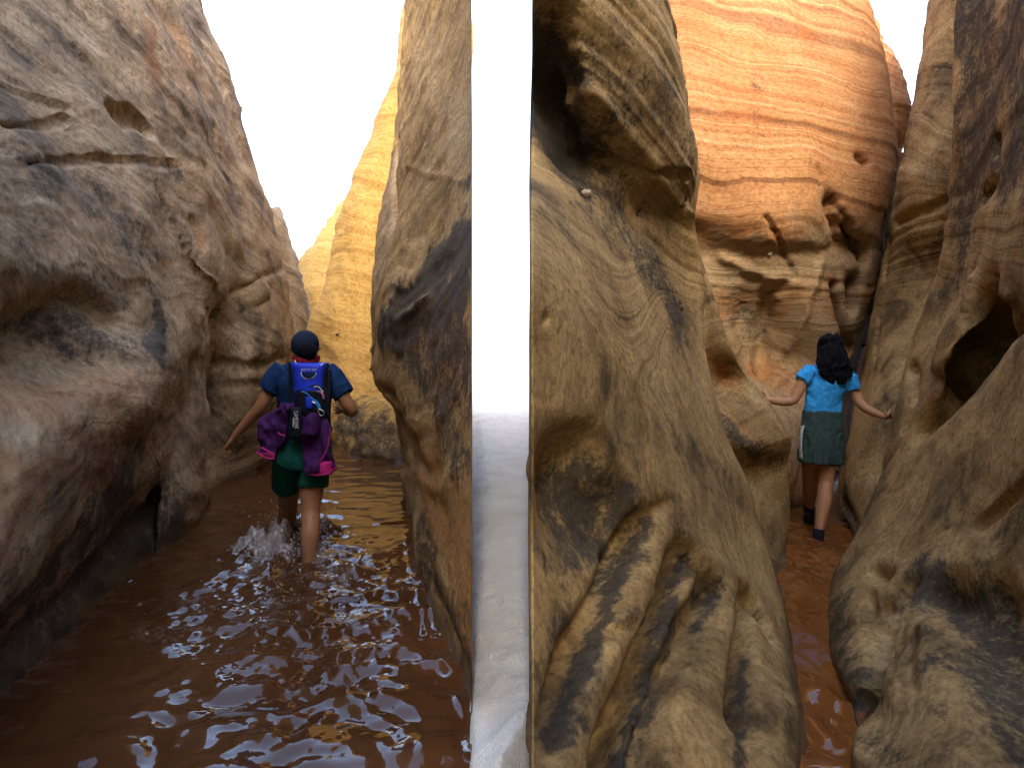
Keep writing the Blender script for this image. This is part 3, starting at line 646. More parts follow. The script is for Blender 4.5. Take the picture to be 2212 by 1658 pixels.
# --- right wall of the slot with the lens-shaped alcove
rows = [
 [P(1908,1010,4.95),P(1955,1000,4.5),P(2030,985,3.95),P(2130,960,3.4),P(2225,940,2.95),P(2330,930,2.5)],
 [P(1922,940,5.05),P(1965,945,4.5),P(2035,920,4.15),P(2120,890,3.9),P(2225,840,3.5),P(2330,800,3.0)],
 [P(1931,880,5.15),P(1985,885,4.45),P(2040,860,4.2),P(2120,830,4.1),P(2225,770,3.7),P(2330,740,3.1)],
 [P(1950,800,5.2),P(2005,805,4.5),P(2038,800,4.15),P(2105,780,4.25),P(2225,710,3.6),P(2330,700,3.0)],
 [P(1993,690,5.25),P(2045,690,4.65),P(2082,690,4.05),P(2150,690,4.05),P(2225,665,3.3),P(2330,650,2.8)],
 [P(2028,600,5.15),P(2070,600,4.7),P(2112,600,4.15),P(2162,595,3.7),P(2225,600,3.2),P(2330,600,2.75)],
 [P(2046,470,5.05),P(2085,470,4.7),P(2125,470,4.3),P(2170,470,3.8),P(2225,470,3.3),P(2330,470,2.8)],
 [P(2057,300,4.95),P(2090,300,4.7),P(2130,300,4.4),P(2172,300,4.0),P(2225,300,3.5),P(2330,300,3.0)],
 [P(2062,150,4.95),P(2094,150,4.75),P(2132,150,4.45),P(2174,150,4.1),P(2225,150,3.6),P(2330,150,3.1)],
 [P(2068,-5,4.95),P(2098,-5,4.8),P(2134,-5,4.5),P(2176,-5,4.2),P(2225,-5,3.7),P(2330,-5,3.2)],
]
add_col(rows, (.42, .5, 0), True); add_col(rows, (1.4, 1.4, 0), True); add_col(rows, (-.6, -2.5, 0)); add_col(rows, (-.5, -3, 0))
rows.insert(0, up(rows[0], (.2, .3, -.5)))
rows.append(up(rows[-1], (.2, .0, .9))); rows.append(up(rows[-1], (.4, .0, 1.5)))
rock("slot_wall_right", rows, M_SLOT, (3.5, 1.0, 0), 280, 260, bed=(-0.3, .1, 1), bed_warp=.4, lump=0.018, lump_f=1.1, ridge=0.009, rough=0.004, seed=91, flow=(1.5, 2.3, 1.2),
     sculpt=[([(2155,640),(2110,720),(2070,800)], .12, -.28), ([(2080,830),(2040,880),(2000,930)], .09, -.24), ([(2130,720),(2165,720)], .12, -.18), ([(2100,600),(2050,730),(2015,860)], .06, .07),
             ([(1965,790),(1975,860),(1960,920)], .06, -.12), ([(2130,605),(2190,640)], .05, .08), ([(2120,420),(2150,380),(2150,300)], .05, -.1)],
     paint=[('v', [(2090,60),(2140,200),(2090,380),(2070,520)], .7, .80), ('v', [(2190,60),(2200,300)], .7, .80), ('r', [(2130,100),(2170,300)], .8, .6), ('r', [(2160,560),(2120,620),(2060,720),(2015,860)], .12, .7), ('r', [(2200,450),(2180,600)], .3, .55),  # wide dark strokes paint the shade of the upper wall
            ('v', [(2040,680),(1990,760)], .15, .6), ('r', [(2100,880),(2000,960)], .2, .55), ('p', [(1965,840),(1950,930)], .08, .6)],
     label="dark brown wall at the right of the slot with a deep lens-shaped alcove")

# --- smooth boulder slope, lower right
rows = [
 [P(1842,1720,2.24),P(1905,1720,2.10),P(1990,1720,1.96),P(2100,1720,1.84),P(2225,1720,1.70),P(2340,1720,1.6)],
 [P(1850,1560,2.70),P(1930,1555,2.36),P(2010,1550,2.2),P(2110,1550,2.05),P(2225,1550,1.9),P(2340,1550,1.75)],
 [P(1806,1450,3.12),P(1890,1460,2.62),P(1990,1460,2.4),P(2105,1460,2.2),P(2225,1460,2.0),P(2340,1460,1.85)],
 [P(1788,1350,3.66),P(1885,1350,3.1),P(1990,1350,2.72),P(2100,1350,2.45),P(2225,1350,2.2),P(2340,1350,2.0)],
 [P(1800,1245,4.44),P(1890,1250,3.5),P(1990,1250,3.0),P(2105,1250,2.65),P(2225,1250,2.35),P(2340,1250,2.1)],
 [P(1848,1155,4.65),P(1925,1150,3.85),P(2012,1150,3.3),P(2112,1150,2.9),P(2225,1150,2.5),P(2340,1150,2.2)],
 [P(1892,1050,4.75),P(1962,1040,4.05),P(2040,1030,3.5),P(2130,1010,3.0),P(2225,980,2.6),P(2340,960,2.3)],
 [P(1935,965,4.75),P(2005,950,4.1),P(2070,905,3.6),P(2140,835,3.2),P(2225,720,2.8),P(2340,690,2.45)],
]
add_col(rows, (.3, .42, 0), True); add_col(rows, (1.1, 1.2, 0), True); add_col(rows, (-.4, -2.0, 0)); add_col(rows, (-.3, -3, 0))
rows.insert(0, up(rows[0], (0, 0, -.5)))
rows.append(up(rows[-1], (.2, .35, -.02))); rows.append(up(rows[-1], (.5, .8, -.2)))
rock("slot_slope_right", rows, M_SLOT, (2.5, .5, -.2), 280, 280, bed=(0.7, .5, .5), bed_warp=.4, lump=0.016, lump_f=1.3, ridge=0.007, rough=0.005, seed=101, flow=(3, 4, 1.2),
     sculpt=[([(1940,1270),(1905,1340),(1880,1420),(1850,1540)], .10, -.13), ([(1959,1263),(1925,1340),(1890,1430),(1868,1500),(1862,1640)], .05, .06),
             ([(1880,1230),(1910,1240)], .05, -.08), ([(1870,1290),(1880,1340)], .05, -.06), ([(1900,1300)], .04, -.06), ([(1850,1330)], .05, .05), ([(1860,1390)], .04, .04),
             ([(2010,1260),(2080,1300),(2150,1420),(2200,1560)], .12, -.22), ([(2120,1250),(2190,1350)], .12, -.14), ([(1960,1360),(1950,1430),(1960,1480)], .04, -.04),
             ([(2100,1130),(2212,1040)], .03, -.05), ([(2010,1290),(1985,1340)], .05, .04)],
     paint=[('v', [(1800,1300),(1810,1420),(1850,1520)], .16, .72), ('v', [(1960,1400),(2010,1360),(2080,1440)], .16, .68), ('v', [(2030,1270),(2120,1350),(2190,1500)], .32, .85), ('v', [(2160,1350),(2212,1600)], .3, .7), ('v', [(1985,1440),(2040,1400)], .15, .7), ('v', [(1880,1600),(1950,1640)], .14, .75),
            ('v', [(2040,1140),(2050,1080)], .05, .75), ('v', [(2150,1150),(2212,1120)], .15, .55), ('v', [(2000,1500),(2060,1560)], .15, .55), ('p', [(1960,1100),(1900,1200)], .18, .6), ('p', [(1930,1330),(1890,1440)], .06, .7), ('p', [(2000,1300),(1990,1330)], .05, .8)],
     label="smooth sloping sandstone boulder along the lower right of the stream")

def knob(parent, px, py, r, seed, mat):
    V = np.empty(len(parent.data.vertices) * 3); parent.data.vertices.foreach_get("co", V); V = V.reshape(-1, 3)
    x, y = project(V); d = (x - px) ** 2 + (y - py) ** 2
    c = np.where(d < d.min() + 40)[0]; p = V[c[np.argmin(V[c, 1])]]
    bm = bmesh.new(); bmesh.ops.create_icosphere(bm, subdivisions=3, radius=r)
    for v in bm.verts:
        q = np.array([v.co[:]]) / r
        v.co *= 1 + .25 * float(fbm(q * 1.5, 3, seed)[0])
        v.co.z *= .8
    me = bpy.data.meshes.new("concretion"); bm.to_mesh(me); bm.free()
    me.polygons.foreach_set("use_smooth", [True] * len(me.polygons))
    o = new_obj("concretion", me, mat, parent); o.location = p
    return o
M_KNOB = plain("concretion_iron", (0.10, 0.065, 0.04), .8, .2, .5, 60, .8)
M_KNOBP = plain("concretion_pale", (0.42, 0.33, 0.22), .8, .2, .3, 60, .6)
_w = bpy.data.objects
for (w_, px_, py_, r_, m_) in (("slot_wall_left", 1475, 663, .022, M_KNOB), ("slot_wall_left", 1180, 684, .018, M_KNOBP), ("slot_wall_left", 1268, 418, .030, M_KNOBP), ("slot_wall_left", 1384, 455, .02, M_KNOB),
                               ("slot_wall_left", 1480, 447, .02, M_KNOB), ("slot_back_wall", 1663, 554, .028, M_KNOBP), ("slot_back_wall", 1870, 745, .03, M_KNOB), ("canyon_wall_left", 452, 664, .02, M_KNOB), ("canyon_wall_left", 478, 668, .02, M_KNOB),
                               ("far_wall_gold", 796, 795, .03, M_KNOB), ("far_wall_gold", 725, 718, .025, M_KNOB)):
    knob(_w[w_], px_, py_, r_, int(px_), m_)

# --- unseen rock added behind the camera, heights set to shade the near walls
def rim(name, x0, x1, h, seed, label):
    rows = []
    for z in (-.6, 1, 2.5, 4, 6, h * .85, h):
        rows.append([W(x, -3.2 - .06 * z + .5 * math.sin(x * 1.3 + z * .4), z + (0.5 * math.sin(x * 2.1) if z == h else 0)) for x in np.linspace(x0, x1, 5)])
    rows.append(up(rows[-1], (0, -1.5, .1)))
    return rock(name, rows, M_SLOT, (0, -3, -1), 60, 90, lump=.15, ridge=.05, rough=.02, seed=seed, label=label)
rim("rear_shade_tall", -9, -2.8, 11.5, 111, "tallest sun-blocking rock added behind the viewer on the left")
rim("rear_shade_left", -3.4, -.17, 9.9, 114, "sun-blocking rock added behind the viewer, left of the open gap")  # gap beside it left open to let sun onto the sand
rim("rear_shade_right", .13, 1.4, 9.6, 112, "sun-blocking rock added behind the viewer, right of the open gap")
rim("rear_shade_low", .6, 9, 8.4, 113, "lower sun-blocking rock added behind the viewer on the right")
# ------------------------------------------------------------------ ground sheet
def ground_z(x, y):
    z = np.full(x.shape, 0.10)
    shore = -0.0613 * np.maximum(y, 0.0) - .004
    bank = np.clip((x - shore) / 0.16, -1, 1)
    zl = np.where(bank > 0, 0.02 + 0.08 * bank ** .6, -0.02 + 0.5 * bank)
    inl = (x < shore + .3) & (x > -6) & (y < 12.5) & (y > -6)
    z = np.where(inl, np.minimum(z, zl), z)
    cl = 1.16 + (y - 2.45) * 0.445
    d = np.abs(x - cl)
    zr = np.where(d < 1.0, -0.75 + 0.85 * np.clip((d - .6) / .4, 0, 1), 9)
    z = np.where((y > -4) & (y < 12.5), np.minimum(z, zr), z)
    return z
gx = np.concatenate([-np.geomspace(900, 7, 22), np.linspace(-6.5, -.75, 70), np.linspace(-.7, .75, 120), np.linspace(.8, 8, 80), np.geomspace(8.5, 900, 22)])
gy = np.concatenate([-np.geomspace(900, 6, 20), np.linspace(-5.5, 1.2, 40), np.linspace(1.22, 6, 340), np.linspace(6.05, 14, 120), np.geomspace(14.5, 900, 26)])
GX, GY = np.meshgrid(gx, gy)
GZ = ground_z(GX, GY)
gp = np.stack([GX.ravel(), GY.ravel(), np.zeros(GX.size)], 1)
nearc = np.exp(-((GX / 1.2) ** 2)) * (np.abs(GY - 5) < 8)
GZ = GZ + (0.012 * fbm(gp * 3.0, 4, 5)).reshape(GX.shape) + nearc * (.010 * fbm(gp * 11.0, 4, 6, .6) + .006 * np.abs(fbm(gp * 26.0, 2, 8))).reshape(GX.shape)
m_sand, nt, bsdf, N, L = nodes_of("pale_sand")
geo = N("ShaderNodeNewGeometry")
na = N("ShaderNodeTexNoise"); na.inputs["Scale"].default_value = 3; na.inputs["Detail"].default_value = 10; L(geo.outputs["Position"], na.inputs["Vector"])
ra = ramp(nt, [(0.3, (0.74, 0.70, 0.64)), (0.6, (0.84, 0.82, 0.77))]); L(na.outputs[0], ra.inputs[0]); L(ra.outputs[0], bsdf.inputs["Base Color"])
nb_ = N("ShaderNodeTexNoise"); nb_.inputs["Scale"].default_value = 120; nb_.inputs["Detail"].default_value = 8; L(geo.outputs["Position"], nb_.inputs["Vector"])
bb = N("ShaderNodeBump"); bb.inputs["Strength"].default_value = .9; bb.inputs["Distance"].default_value = .015; L(nb_.outputs[0], bb.inputs["Height"]); L(bb.outputs[0], bsdf.inputs["Normal"])
bsdf.inputs["Roughness"].default_value = 1.0; bsdf.inputs["Specular IOR Level"].default_value = .1
g = new_obj("ground", grid_mesh(np.stack([GX, GY, GZ], -1), name="ground"), m_sand)
tag(g, "pale sand on the ground between the two rock passages", "ground", kind="structure")
# ------------------------------------------------------------------ water
def water_material(name, col, col2, foam=(0.56, 0.54, 0.51), bump=0.12):
    m, nt, bsdf, N, L = nodes_of(name)
    geo = N("ShaderNodeNewGeometry")
    fo = N("ShaderNodeAttribute"); fo.attribute_name = "foam"
    n = N("ShaderNodeTexNoise"); n.inputs["Scale"].default_value = 1.3; n.inputs["Detail"].default_value = 6; L(geo.outputs["Position"], n.inputs["Vector"])
    r = ramp(nt, [(0.35, col), (0.65, col2)]); L(n.outputs[0], r.inputs[0])
    nf = N("ShaderNodeTexNoise"); nf.inputs["Scale"].default_value = 45; nf.inputs["Detail"].default_value = 8; nf.inputs["Roughness"].default_value = .7; L(geo.outputs["Position"], nf.inputs["Vector"])
    a = N("ShaderNodeMath"); a.operation = 'MULTIPLY_ADD'; a.inputs[1].default_value = 2.2; a.inputs[2].default_value = -1.65; L(nf.outputs[0], a.inputs[0])
    b = N("ShaderNodeMath"); b.operation = 'ADD'; L(a.outputs[0], b.inputs[0]); L(fo.outputs["Fac"], b.inputs[1])
    c = N("ShaderNodeMath"); c.operation = 'MULTIPLY'; c.use_clamp = True; c.inputs[1].default_value = 1.6; L(b.outputs[0], c.inputs[0])
    d = N("ShaderNodeMath"); d.operation = 'MULTIPLY'; d.inputs[1].default_value = .42; L(c.outputs[0], d.inputs[0])
    k = N("ShaderNodeMix"); k.data_type = 'RGBA'; L(d.outputs[0], k.inputs[0]); L(r.outputs[0], k.inputs[6]); k.inputs[7].default_value = (*foam, 1)
    L(k.outputs[2], bsdf.inputs["Base Color"])
    rr = N("ShaderNodeMath"); rr.operation = 'MULTIPLY_ADD'; rr.inputs[1].default_value = .3; rr.inputs[2].default_value = .03; L(d.outputs[0], rr.inputs[0]); L(rr.outputs[0], bsdf.inputs["Roughness"])
    bsdf.inputs["IOR"].default_value = 1.45
    bsdf.inputs["Specular IOR Level"].default_value = .5
    nb = N("ShaderNodeTexNoise"); nb.inputs["Scale"].default_value = 30; nb.inputs["Detail"].default_value = 3; L(geo.outputs["Position"], nb.inputs["Vector"])
    bp = N("ShaderNodeBump"); bp.inputs["Strength"].default_value = bump; bp.inputs["Distance"].default_value = .004
    L(nb.outputs[0], bp.inputs["Height"]); L(bp.outputs[0], bsdf.inputs["Normal"])
    return m
def set_float(me, name, arr):
    a = me.attributes.new(name, 'FLOAT', 'POINT'); a.data.foreach_set("value", np.asarray(arr, np.float32).ravel())

def gauss(x, y, cx, cy, r):
    return np.exp(-((x - cx) ** 2 + (y - cy) ** 2) / (r * r))
def seg_d(x, y, a, b):
    ex, ey = b[0]-a[0], b[1]-a[1]; t = np.clip(((x-a[0])*ex + (y-a[1])*ey) / (ex*ex + ey*ey), 0, 1)
    return np.hypot(x - a[0] - t*ex, y - a[1] - t*ey)
wx = np.linspace(-5.0, .12, 600)
wy = np.concatenate([np.linspace(-4, 1.9, 30), np.linspace(1.92, 5.2, 430), np.linspace(5.22, 13.2, 300)])
WX, WY = np.meshgrid(wx, wy); fx, fy = WX.ravel(), WY.ravel()
q = np.stack([fx, fy, np.zeros_like(fx)], 1)
LEG_L, LEG_R = (-1.50, 4.72), (-1.28, 4.10)
chop = np.exp(-np.maximum(seg_d(fx, fy, (-1.32, 4.2), (-.85, 3.1)) - .16, 0) ** 2 / .16) * np.clip((4.9 - fy) / .5, 0, 1)
chop = np.maximum(chop, np.exp(-np.maximum(seg_d(fx, fy, (-1.36, 4.2), (-1.45, 3.3)) - .14, 0) ** 2 / .14))
far = np.clip((fy - 4.6) / 1.5, 0, 1)
near_r = np.exp(-((fx + .80) / .75) ** 2) * np.clip((3.5 - fy) / .6, 0, 1)
qa = q * np.array((1, 1.5, 1))
h = .020 * noise(qa / .55, 1) * (1 - .6 * far) + .0105 * fbm(qa / .22 + .4 * fbm(q / .4, 2, 77)[:, None], 2, 2) * (.9 + 1.2 * chop + 1.8 * near_r)
h += .0032 * fbm(q / .075, 2, 3) * (.14 + 1.9 * chop + 1.0 * near_r) + .0016 * noise(q / .03, 4) * chop * 1.6
h += .006 * noise(q * np.array((3.2, 11, 1)), 6) * far
for (lx, ly) in (LEG_L, LEG_R):                                   # rings and bow wave round the legs
    r = np.hypot(fx - lx, fy - ly)
    h += .010 * np.sin(r * 34) * np.exp(-r / .32) * np.clip(r / .06, 0, 1)
    h += .02 * np.exp(-((r - .09) / .03) ** 2) * (.6 + .5 * noise(q / .06, 8))
vw = seg_d(fx, fy, (-1.25, 4.25), (-.62, 3.55)); h += .016 * np.exp(-(vw / .05) ** 2)
vw2 = seg_d(fx, fy, (-1.45, 4.25), (-1.95, 3.5)); h += .012 * np.exp(-(vw2 / .06) ** 2)
# the splash thrown up round the forward leg
sp = gauss(fx, fy, -1.62, 4.55, .17) * .11 + gauss(fx, fy, -1.72, 4.35, .12) * .05 + gauss(fx, fy, -1.52, 4.90, .14) * .13 + gauss(fx, fy, -1.36, 4.80, .10) * .07 + gauss(fx, fy, -1.47, 4.33, .17) * .10
spn = np.clip(.7 + .75 * fbm(q / .06, 4, 15, .58), 0, 2.2)
h += sp * spn
for (a, b, amp) in (((-1.95, 2.6), (-2.3, 4.2), .004),):
    h += amp * np.exp(-(seg_d(fx, fy, a, b) / .08) ** 2) * noise(q / .05, 30)
foam = np.clip(sp / .08, 0, 1) * 1.0 + chop * .62 + .22 * np.exp(-(vw / .08) ** 2)
foam += .30 * np.clip(noise(q * np.array((4.5, 1.6, 1)) + .8 * noise(q / .5, 91)[:, None], 90) - .25, 0, 1) * (fy < 4.5)
EDGE_L = [(-1.95, 2.4), (-1.98, 2.62), (-2.13, 3.28), (-2.2, 3.55), (-2.31, 4.25), (-2.28, 4.35), (-2.45, 5.25)]
EDGE_R = [(-.13, 2.35), (-.18, 2.58), (-.36, 3.16), (-.55, 3.9), (-.73, 4.8)]
for E in (EDGE_L, EDGE_R):
    de = np.minimum.reduce([seg_d(fx, fy, a, b) for a, b in zip(E[:-1], E[1:])])
    nn = noise(q / .10, 33)
    h += .007 * np.exp(-((de - .03 - .02 * nn) / .014) ** 2) * np.clip(.4 + nn, 0, 1)
    foam += .40 * np.exp(-((de - .02) / .02) ** 2) * np.clip(.3 + noise(q / .2, 34), 0, 1)
foam *= (.6 + .5 * noise(q / .12, 19))
V = np.stack([WX, WY, h.reshape(WX.shape)], -1)
me = grid_mesh(V, name="water"); set_float(me, "foam", foam)
M_WATER_L = water_material("muddy_water", (0.060, 0.023, 0.008), (0.100, 0.039, 0.014))
w1 = new_obj("water_wide", me, M_WATER_L)
tag(w1, "muddy brown water filling the wide left passage, choppy behind the wading hiker", "water", kind="structure")

# stream in the narrow slot, a step lower
t = np.linspace(0, 1, 620) ** 1.4 * 10.5 + 1.2
lat = np.linspace(-.95, .95, 170)
TT, LL = np.meshgrid(t, lat, indexing='ij')
SX = 1.16 + (TT - 2.45) * .445 + LL; SY = TT
q = np.stack([SX.ravel(), SY.ravel(), np.zeros(SX.size)], 1)
cz = np.exp(-((q[:, 1] - 4.9) / .9) ** 2)
nr = np.clip((3.3 - q[:, 1]) / .6, 0, 1)
h = .008 * noise(q / .30, 41) + .009 * fbm(q * np.array((1, .7, 1)) / .15, 2, 42) * (.6 + 1.2 * cz + 2.6 * nr) + .0022 * fbm(q / .05, 2, 43) * (.3 + 1.4 * cz)
for (lx, ly) in ((2.44, 5.34), (2.38, 5.75)):
    r = np.hypot(q[:, 0] - lx, q[:, 1] - ly)
    h += .005 * np.sin(r * 60) * np.exp(-r / .16)
me = grid_mesh(np.stack([SX, SY, -.2 + h.reshape(SX.shape)], -1), name="stream")
set_float(me, "foam", .16 * cz * (.5 + .5 * noise(q / .1, 49)))
M_WATER_R = water_material("orange_water", (0.14, 0.046, 0.010), (0.19, 0.066, 0.015), foam=(0.6, 0.45, 0.26))
w2 = new_obj("water_slot", me, M_WATER_R)
tag(w2, "narrow orange-brown stream on the floor of the slot", "water", kind="structure")

# flying drops above the splash: far too many to count
rng = np.random.default_rng(5)
bm = bmesh.new()
for k in range(700):
    a = rng.random()
    if a < .55: c = (-1.55 + rng.normal() * .16, 4.7 + rng.normal() * .16, .06 + abs(rng.normal()) * .11)
    elif a < .8: c = (-1.30 + rng.normal() * .12, 4.25 + rng.normal() * .15, .02 + abs(rng.normal()) * .04)
    else: c = (-1.1 + rng.normal() * .3, 3.7 + rng.normal() * .3, .012 + abs(rng.normal()) * .012)
    r = .0018 + .0035 * rng.random() ** 2
    bmesh.ops.create_icosphere(bm, subdivisions=1, radius=r, matrix=Matrix.Translation(c) @ Matrix.Diagonal((1, 1, .8 + rng.random(), 1)))
me = bpy.data.meshes.new("splash_drops"); bm.to_mesh(me); bm.free()
for p_ in me.polygons: p_.use_smooth = True
md, nt, bsdf, N, L = nodes_of("drop_water")
bsdf.inputs["Base Color"].default_value = (.75, .72, .68, 1); bsdf.inputs["Roughness"].default_value = .05; bsdf.inputs["IOR"].default_value = 1.33
bsdf.inputs["Transmission Weight"].default_value = .55
tag(new_obj("splash_drops", me, md), "fine drops splashing up round the wading hiker's legs", "splash", kind="stuff")
# ------------------------------------------------------------------ people
def ring_frame(d, ref):
    d = d / np.linalg.norm(d)
    u = np.cross(ref, d)
    if np.linalg.norm(u) < 1e-4: u = np.cross(np.array((0.3, 1, .2)), d)
    u /= np.linalg.norm(u); v = np.cross(d, u)
    return u, v
def tube(pts, rad, seg=14, ref=(0, 1, 0), sub=4, cap=True):
    """smooth tapered tube through pts; rad entries are r or (r_side, r_depth)"""
    pts = np.array(pts, float); R = np.array([(r, r) if np.isscalar(r) else r for r in rad], float)
    if len(pts) > 2 and sub > 1:
        n = (len(pts) - 1) * sub + 1
        t = np.linspace(0, len(pts) - 1, n); k = np.minimum(t.astype(int), len(pts) - 2); f = (t - k)[:, None]
        g = lambda A, i: A[np.clip(i, 0, len(A) - 1)]
        pp_ = cr(g(pts, k-1), g(pts, k), g(pts, k+1), g(pts, k+2), f)
        R = np.maximum(cr(g(R, k-1), g(R, k), g(R, k+1), g(R, k+2), f), 1e-4); pts = pp_
    n = len(pts); ref = np.array(ref, float)
    T = np.gradient(pts, axis=0)
    vs, fs = [], []
    an = np.linspace(0, 2*math.pi, seg, endpoint=False)
    for i in range(n):
        u, v = ring_frame(T[i], ref)
        vs.append(pts[i] + np.outer(np.cos(an) * R[i, 0], u) + np.outer(np.sin(an) * R[i, 1], v))
    vs = np.vstack(vs)
    for i in range(n - 1):
        for j in range(seg):
            a, b = i*seg + j, i*seg + (j+1) % seg
            fs.append((a, b, b + seg, a + seg))
    if cap:
        vs = np.vstack([vs, pts[:1], pts[-1:]]); c0, c1 = len(vs) - 2, len(vs) - 1
        for j in range(seg):
            fs.append((c0, (j+1) % seg, j)); fs.append((c1, (n-1)*seg + j, (n-1)*seg + (j+1) % seg))
    return vs, fs
def ball(c, r, seg=16):
    c = np.array(c, float); r = np.array(r if not np.isscalar(r) else (r, r, r), float)
    vs, fs = [], []
    for i in range(seg // 2 + 1):
        th = math.pi * i / (seg // 2)
        for j in range(seg):
            ph = 2*math.pi*j/seg
            vs.append(c + r * np.array((math.sin(th)*math.cos(ph), math.sin(th)*math.sin(ph), math.cos(th))))
    for i in range(seg // 2):
        for j in range(seg):
            a, b = i*seg + j, i*seg + (j+1) % seg
            fs.append((a, a + seg, b + seg, b))
    return np.array(vs), fs
def join(parts):
    vs, fs, o = [], [], 0
    for v, f in parts:
        vs.append(v); fs += [tuple(i + o for i in x) for x in f]; o += len(v)
    return np.vstack(vs), fs
def fused(name, parts, mat, parent, voxel=.006, smooth=6, wrinkle=0.0, wf=9.0, seed=0, stretch=(1, 1, .45)):
    """one continuous skin over overlapping tubes and balls"""
    v, f = join(parts)
    me = mesh_from(v, f, name=name + "_raw"); o = bpy.data.objects.new(name + "_raw", me); COL.objects.link(o)
    md = o.modifiers.new("r", 'REMESH'); md.mode = 'VOXEL'; md.voxel_size = voxel
    if smooth:
        sm = o.modifiers.new("s", 'SMOOTH'); sm.factor = .5; sm.iterations = smooth
    dg = bpy.context.evaluated_depsgraph_get()
    nm = bpy.data.meshes.new_from_object(o.evaluated_get(dg)); nm.name = name
    bpy.data.objects.remove(o); bpy.data.meshes.remove(me)
    if wrinkle:
        n = len(nm.vertices); co = np.empty(n * 3); no = np.empty(n * 3)
        nm.vertices.foreach_get("co", co); nm.vertices.foreach_get("normal", no)
        co = co.reshape(-1, 3); no = no.reshape(-1, 3)
        w = 1 - np.abs(fbm(co * wf * np.array(stretch) + fbm(co * 4, 2, seed + 3)[:, None] * .8, 3, seed))
        co = co + no * (wrinkle * (w - .35))[:, None]
        nm.vertices.foreach_set("co", co.ravel())
    nm.polygons.foreach_set("use_smooth", [True] * len(nm.polygons)); nm.update()
    return new_obj(name, nm, mat, parent)
def mk(name, part, mat, parent):
    return new_obj(name, mesh_from(*part, name=name), mat, parent)

M_SKIN = plain("skin_warm", (0.36, 0.165, 0.075), .5, .35, .10, 30, .05)
M_SKIN2 = plain("skin_light", (0.42, 0.21, 0.105), .5, .35, .10, 30, .05)
M_HAIR = plain("hair_black", (0.016, 0.016, 0.022), .28, .8, .4, 200)
M_HAIRM = plain("hair_mass", (0.005, 0.005, 0.008), .85, .1, .4, 120, .6)
M_NAVY = plain("shirt_navy", (0.008, 0.030, 0.095), .85, .15, .2, 60, .1)
M_CAP = plain("cap_black", (0.009, 0.016, 0.034), .8, .2, .2, 60)
M_BLUE = plain("pack_blue", (0.012, 0.045, 0.60), .55, .35, .12, 25, .1)
M_BLACK = plain("webbing_black", (0.006, 0.008, 0.016), .7, .25, .3, 80, .2)
M_CYAN = plain("strap_cyan", (0.03, 0.26, 0.68), .6, .3, .1, 60)
M_WHITE = plain("piping_white", (0.62, 0.60, 0.62), .5, .3, .05, 60)
M_PURPLE = plain("jacket_purple", (0.055, 0.012, 0.085), .8, .2, .25, 30, .15)
M_PINK = plain("trim_pink", (0.55, 0.025, 0.20), .7, .2, .1, 40)
M_GREEN = plain("shorts_green", (0.006, 0.085, 0.062), .8, .2, .2, 40, .1)
M_RED = plain("bandana_red", (0.22, 0.012, 0.02), .8, .2, .5, 70)
M_STEEL = plain("steel", (0.6, 0.6, 0.6), .3, .5, .05, 60, metal=1.0)
M_LENS = plain("lens_tint", (0.10, 0.16, 0.20), .12, .6, .5, 12)
M_SKY = plain("shirt_sky_blue", (0.035, 0.34, 0.80), .8, .2, .12, 40, .1)
M_SKIRT = plain("skirt_dark_green", (0.036, 0.070, 0.064), .8, .2, .2, 40, .1)
M_GREYW = plain("stripe_grey_white", (0.48, 0.52, 0.52), .7, .2, .1, 40)
M_SHOE = plain("shoe_black", (0.008, 0.008, 0.010), .45, .4, .3, 60)
M_SHOER = plain("shoe_red", (0.35, 0.015, 0.02), .5, .4, .1, 60)
M_EYE = plain("eye_dark", (0.02, 0.012, 0.01), .2, .5, .1, 60)

def hand(wrist, knuck, tip, side, curl, r=.0085):
    """palm, four unequal bent fingers and a thumb leaving the side of the palm; side = unit vector across the palm toward the thumb, curl = direction the fingers bend"""
    wrist, knuck, tip, side, curl = [np.array(a, float) for a in (wrist, knuck, tip, side, curl)]
    parts = [tube([wrist, (wrist + knuck) / 2, knuck], [(.022, .017), (.036, .015), (.040, .013)], 12, ref=curl)]
    L = np.linalg.norm(tip - knuck); d = (tip - knuck) / L
    for k, ln in ((-1.5, .80), (-.5, .95), (.5, 1.0), (1.5, .90)):
        a = knuck - d * .012 + side * (k * .0195)
        b = a + d * L * ln * .45 + side * k * .003 - curl * .004
        c = b + (d * .8 + curl * .45) * L * ln * .30
        e = c + (d * .55 + curl * .75) * L * ln * .26
        parts.append(tube([a, b, c, e], [r * 1.08, r, r * .92, r * .72], 8, ref=curl, sub=3)); parts.append(ball(e, r * .72, 8))
    a = wrist + (knuck - wrist) * .25 + side * .022
    b = a + side * .026 + (knuck - wrist) * .30
    c = b + side * .010 + (knuck - wrist) * .34 + curl * .008
    parts.append(tube([a, b, c], [r * 1.5, r * 1.15, r * .9], 8, ref=curl, sub=3)); parts.append(ball(c, r * .9, 8))
    return parts
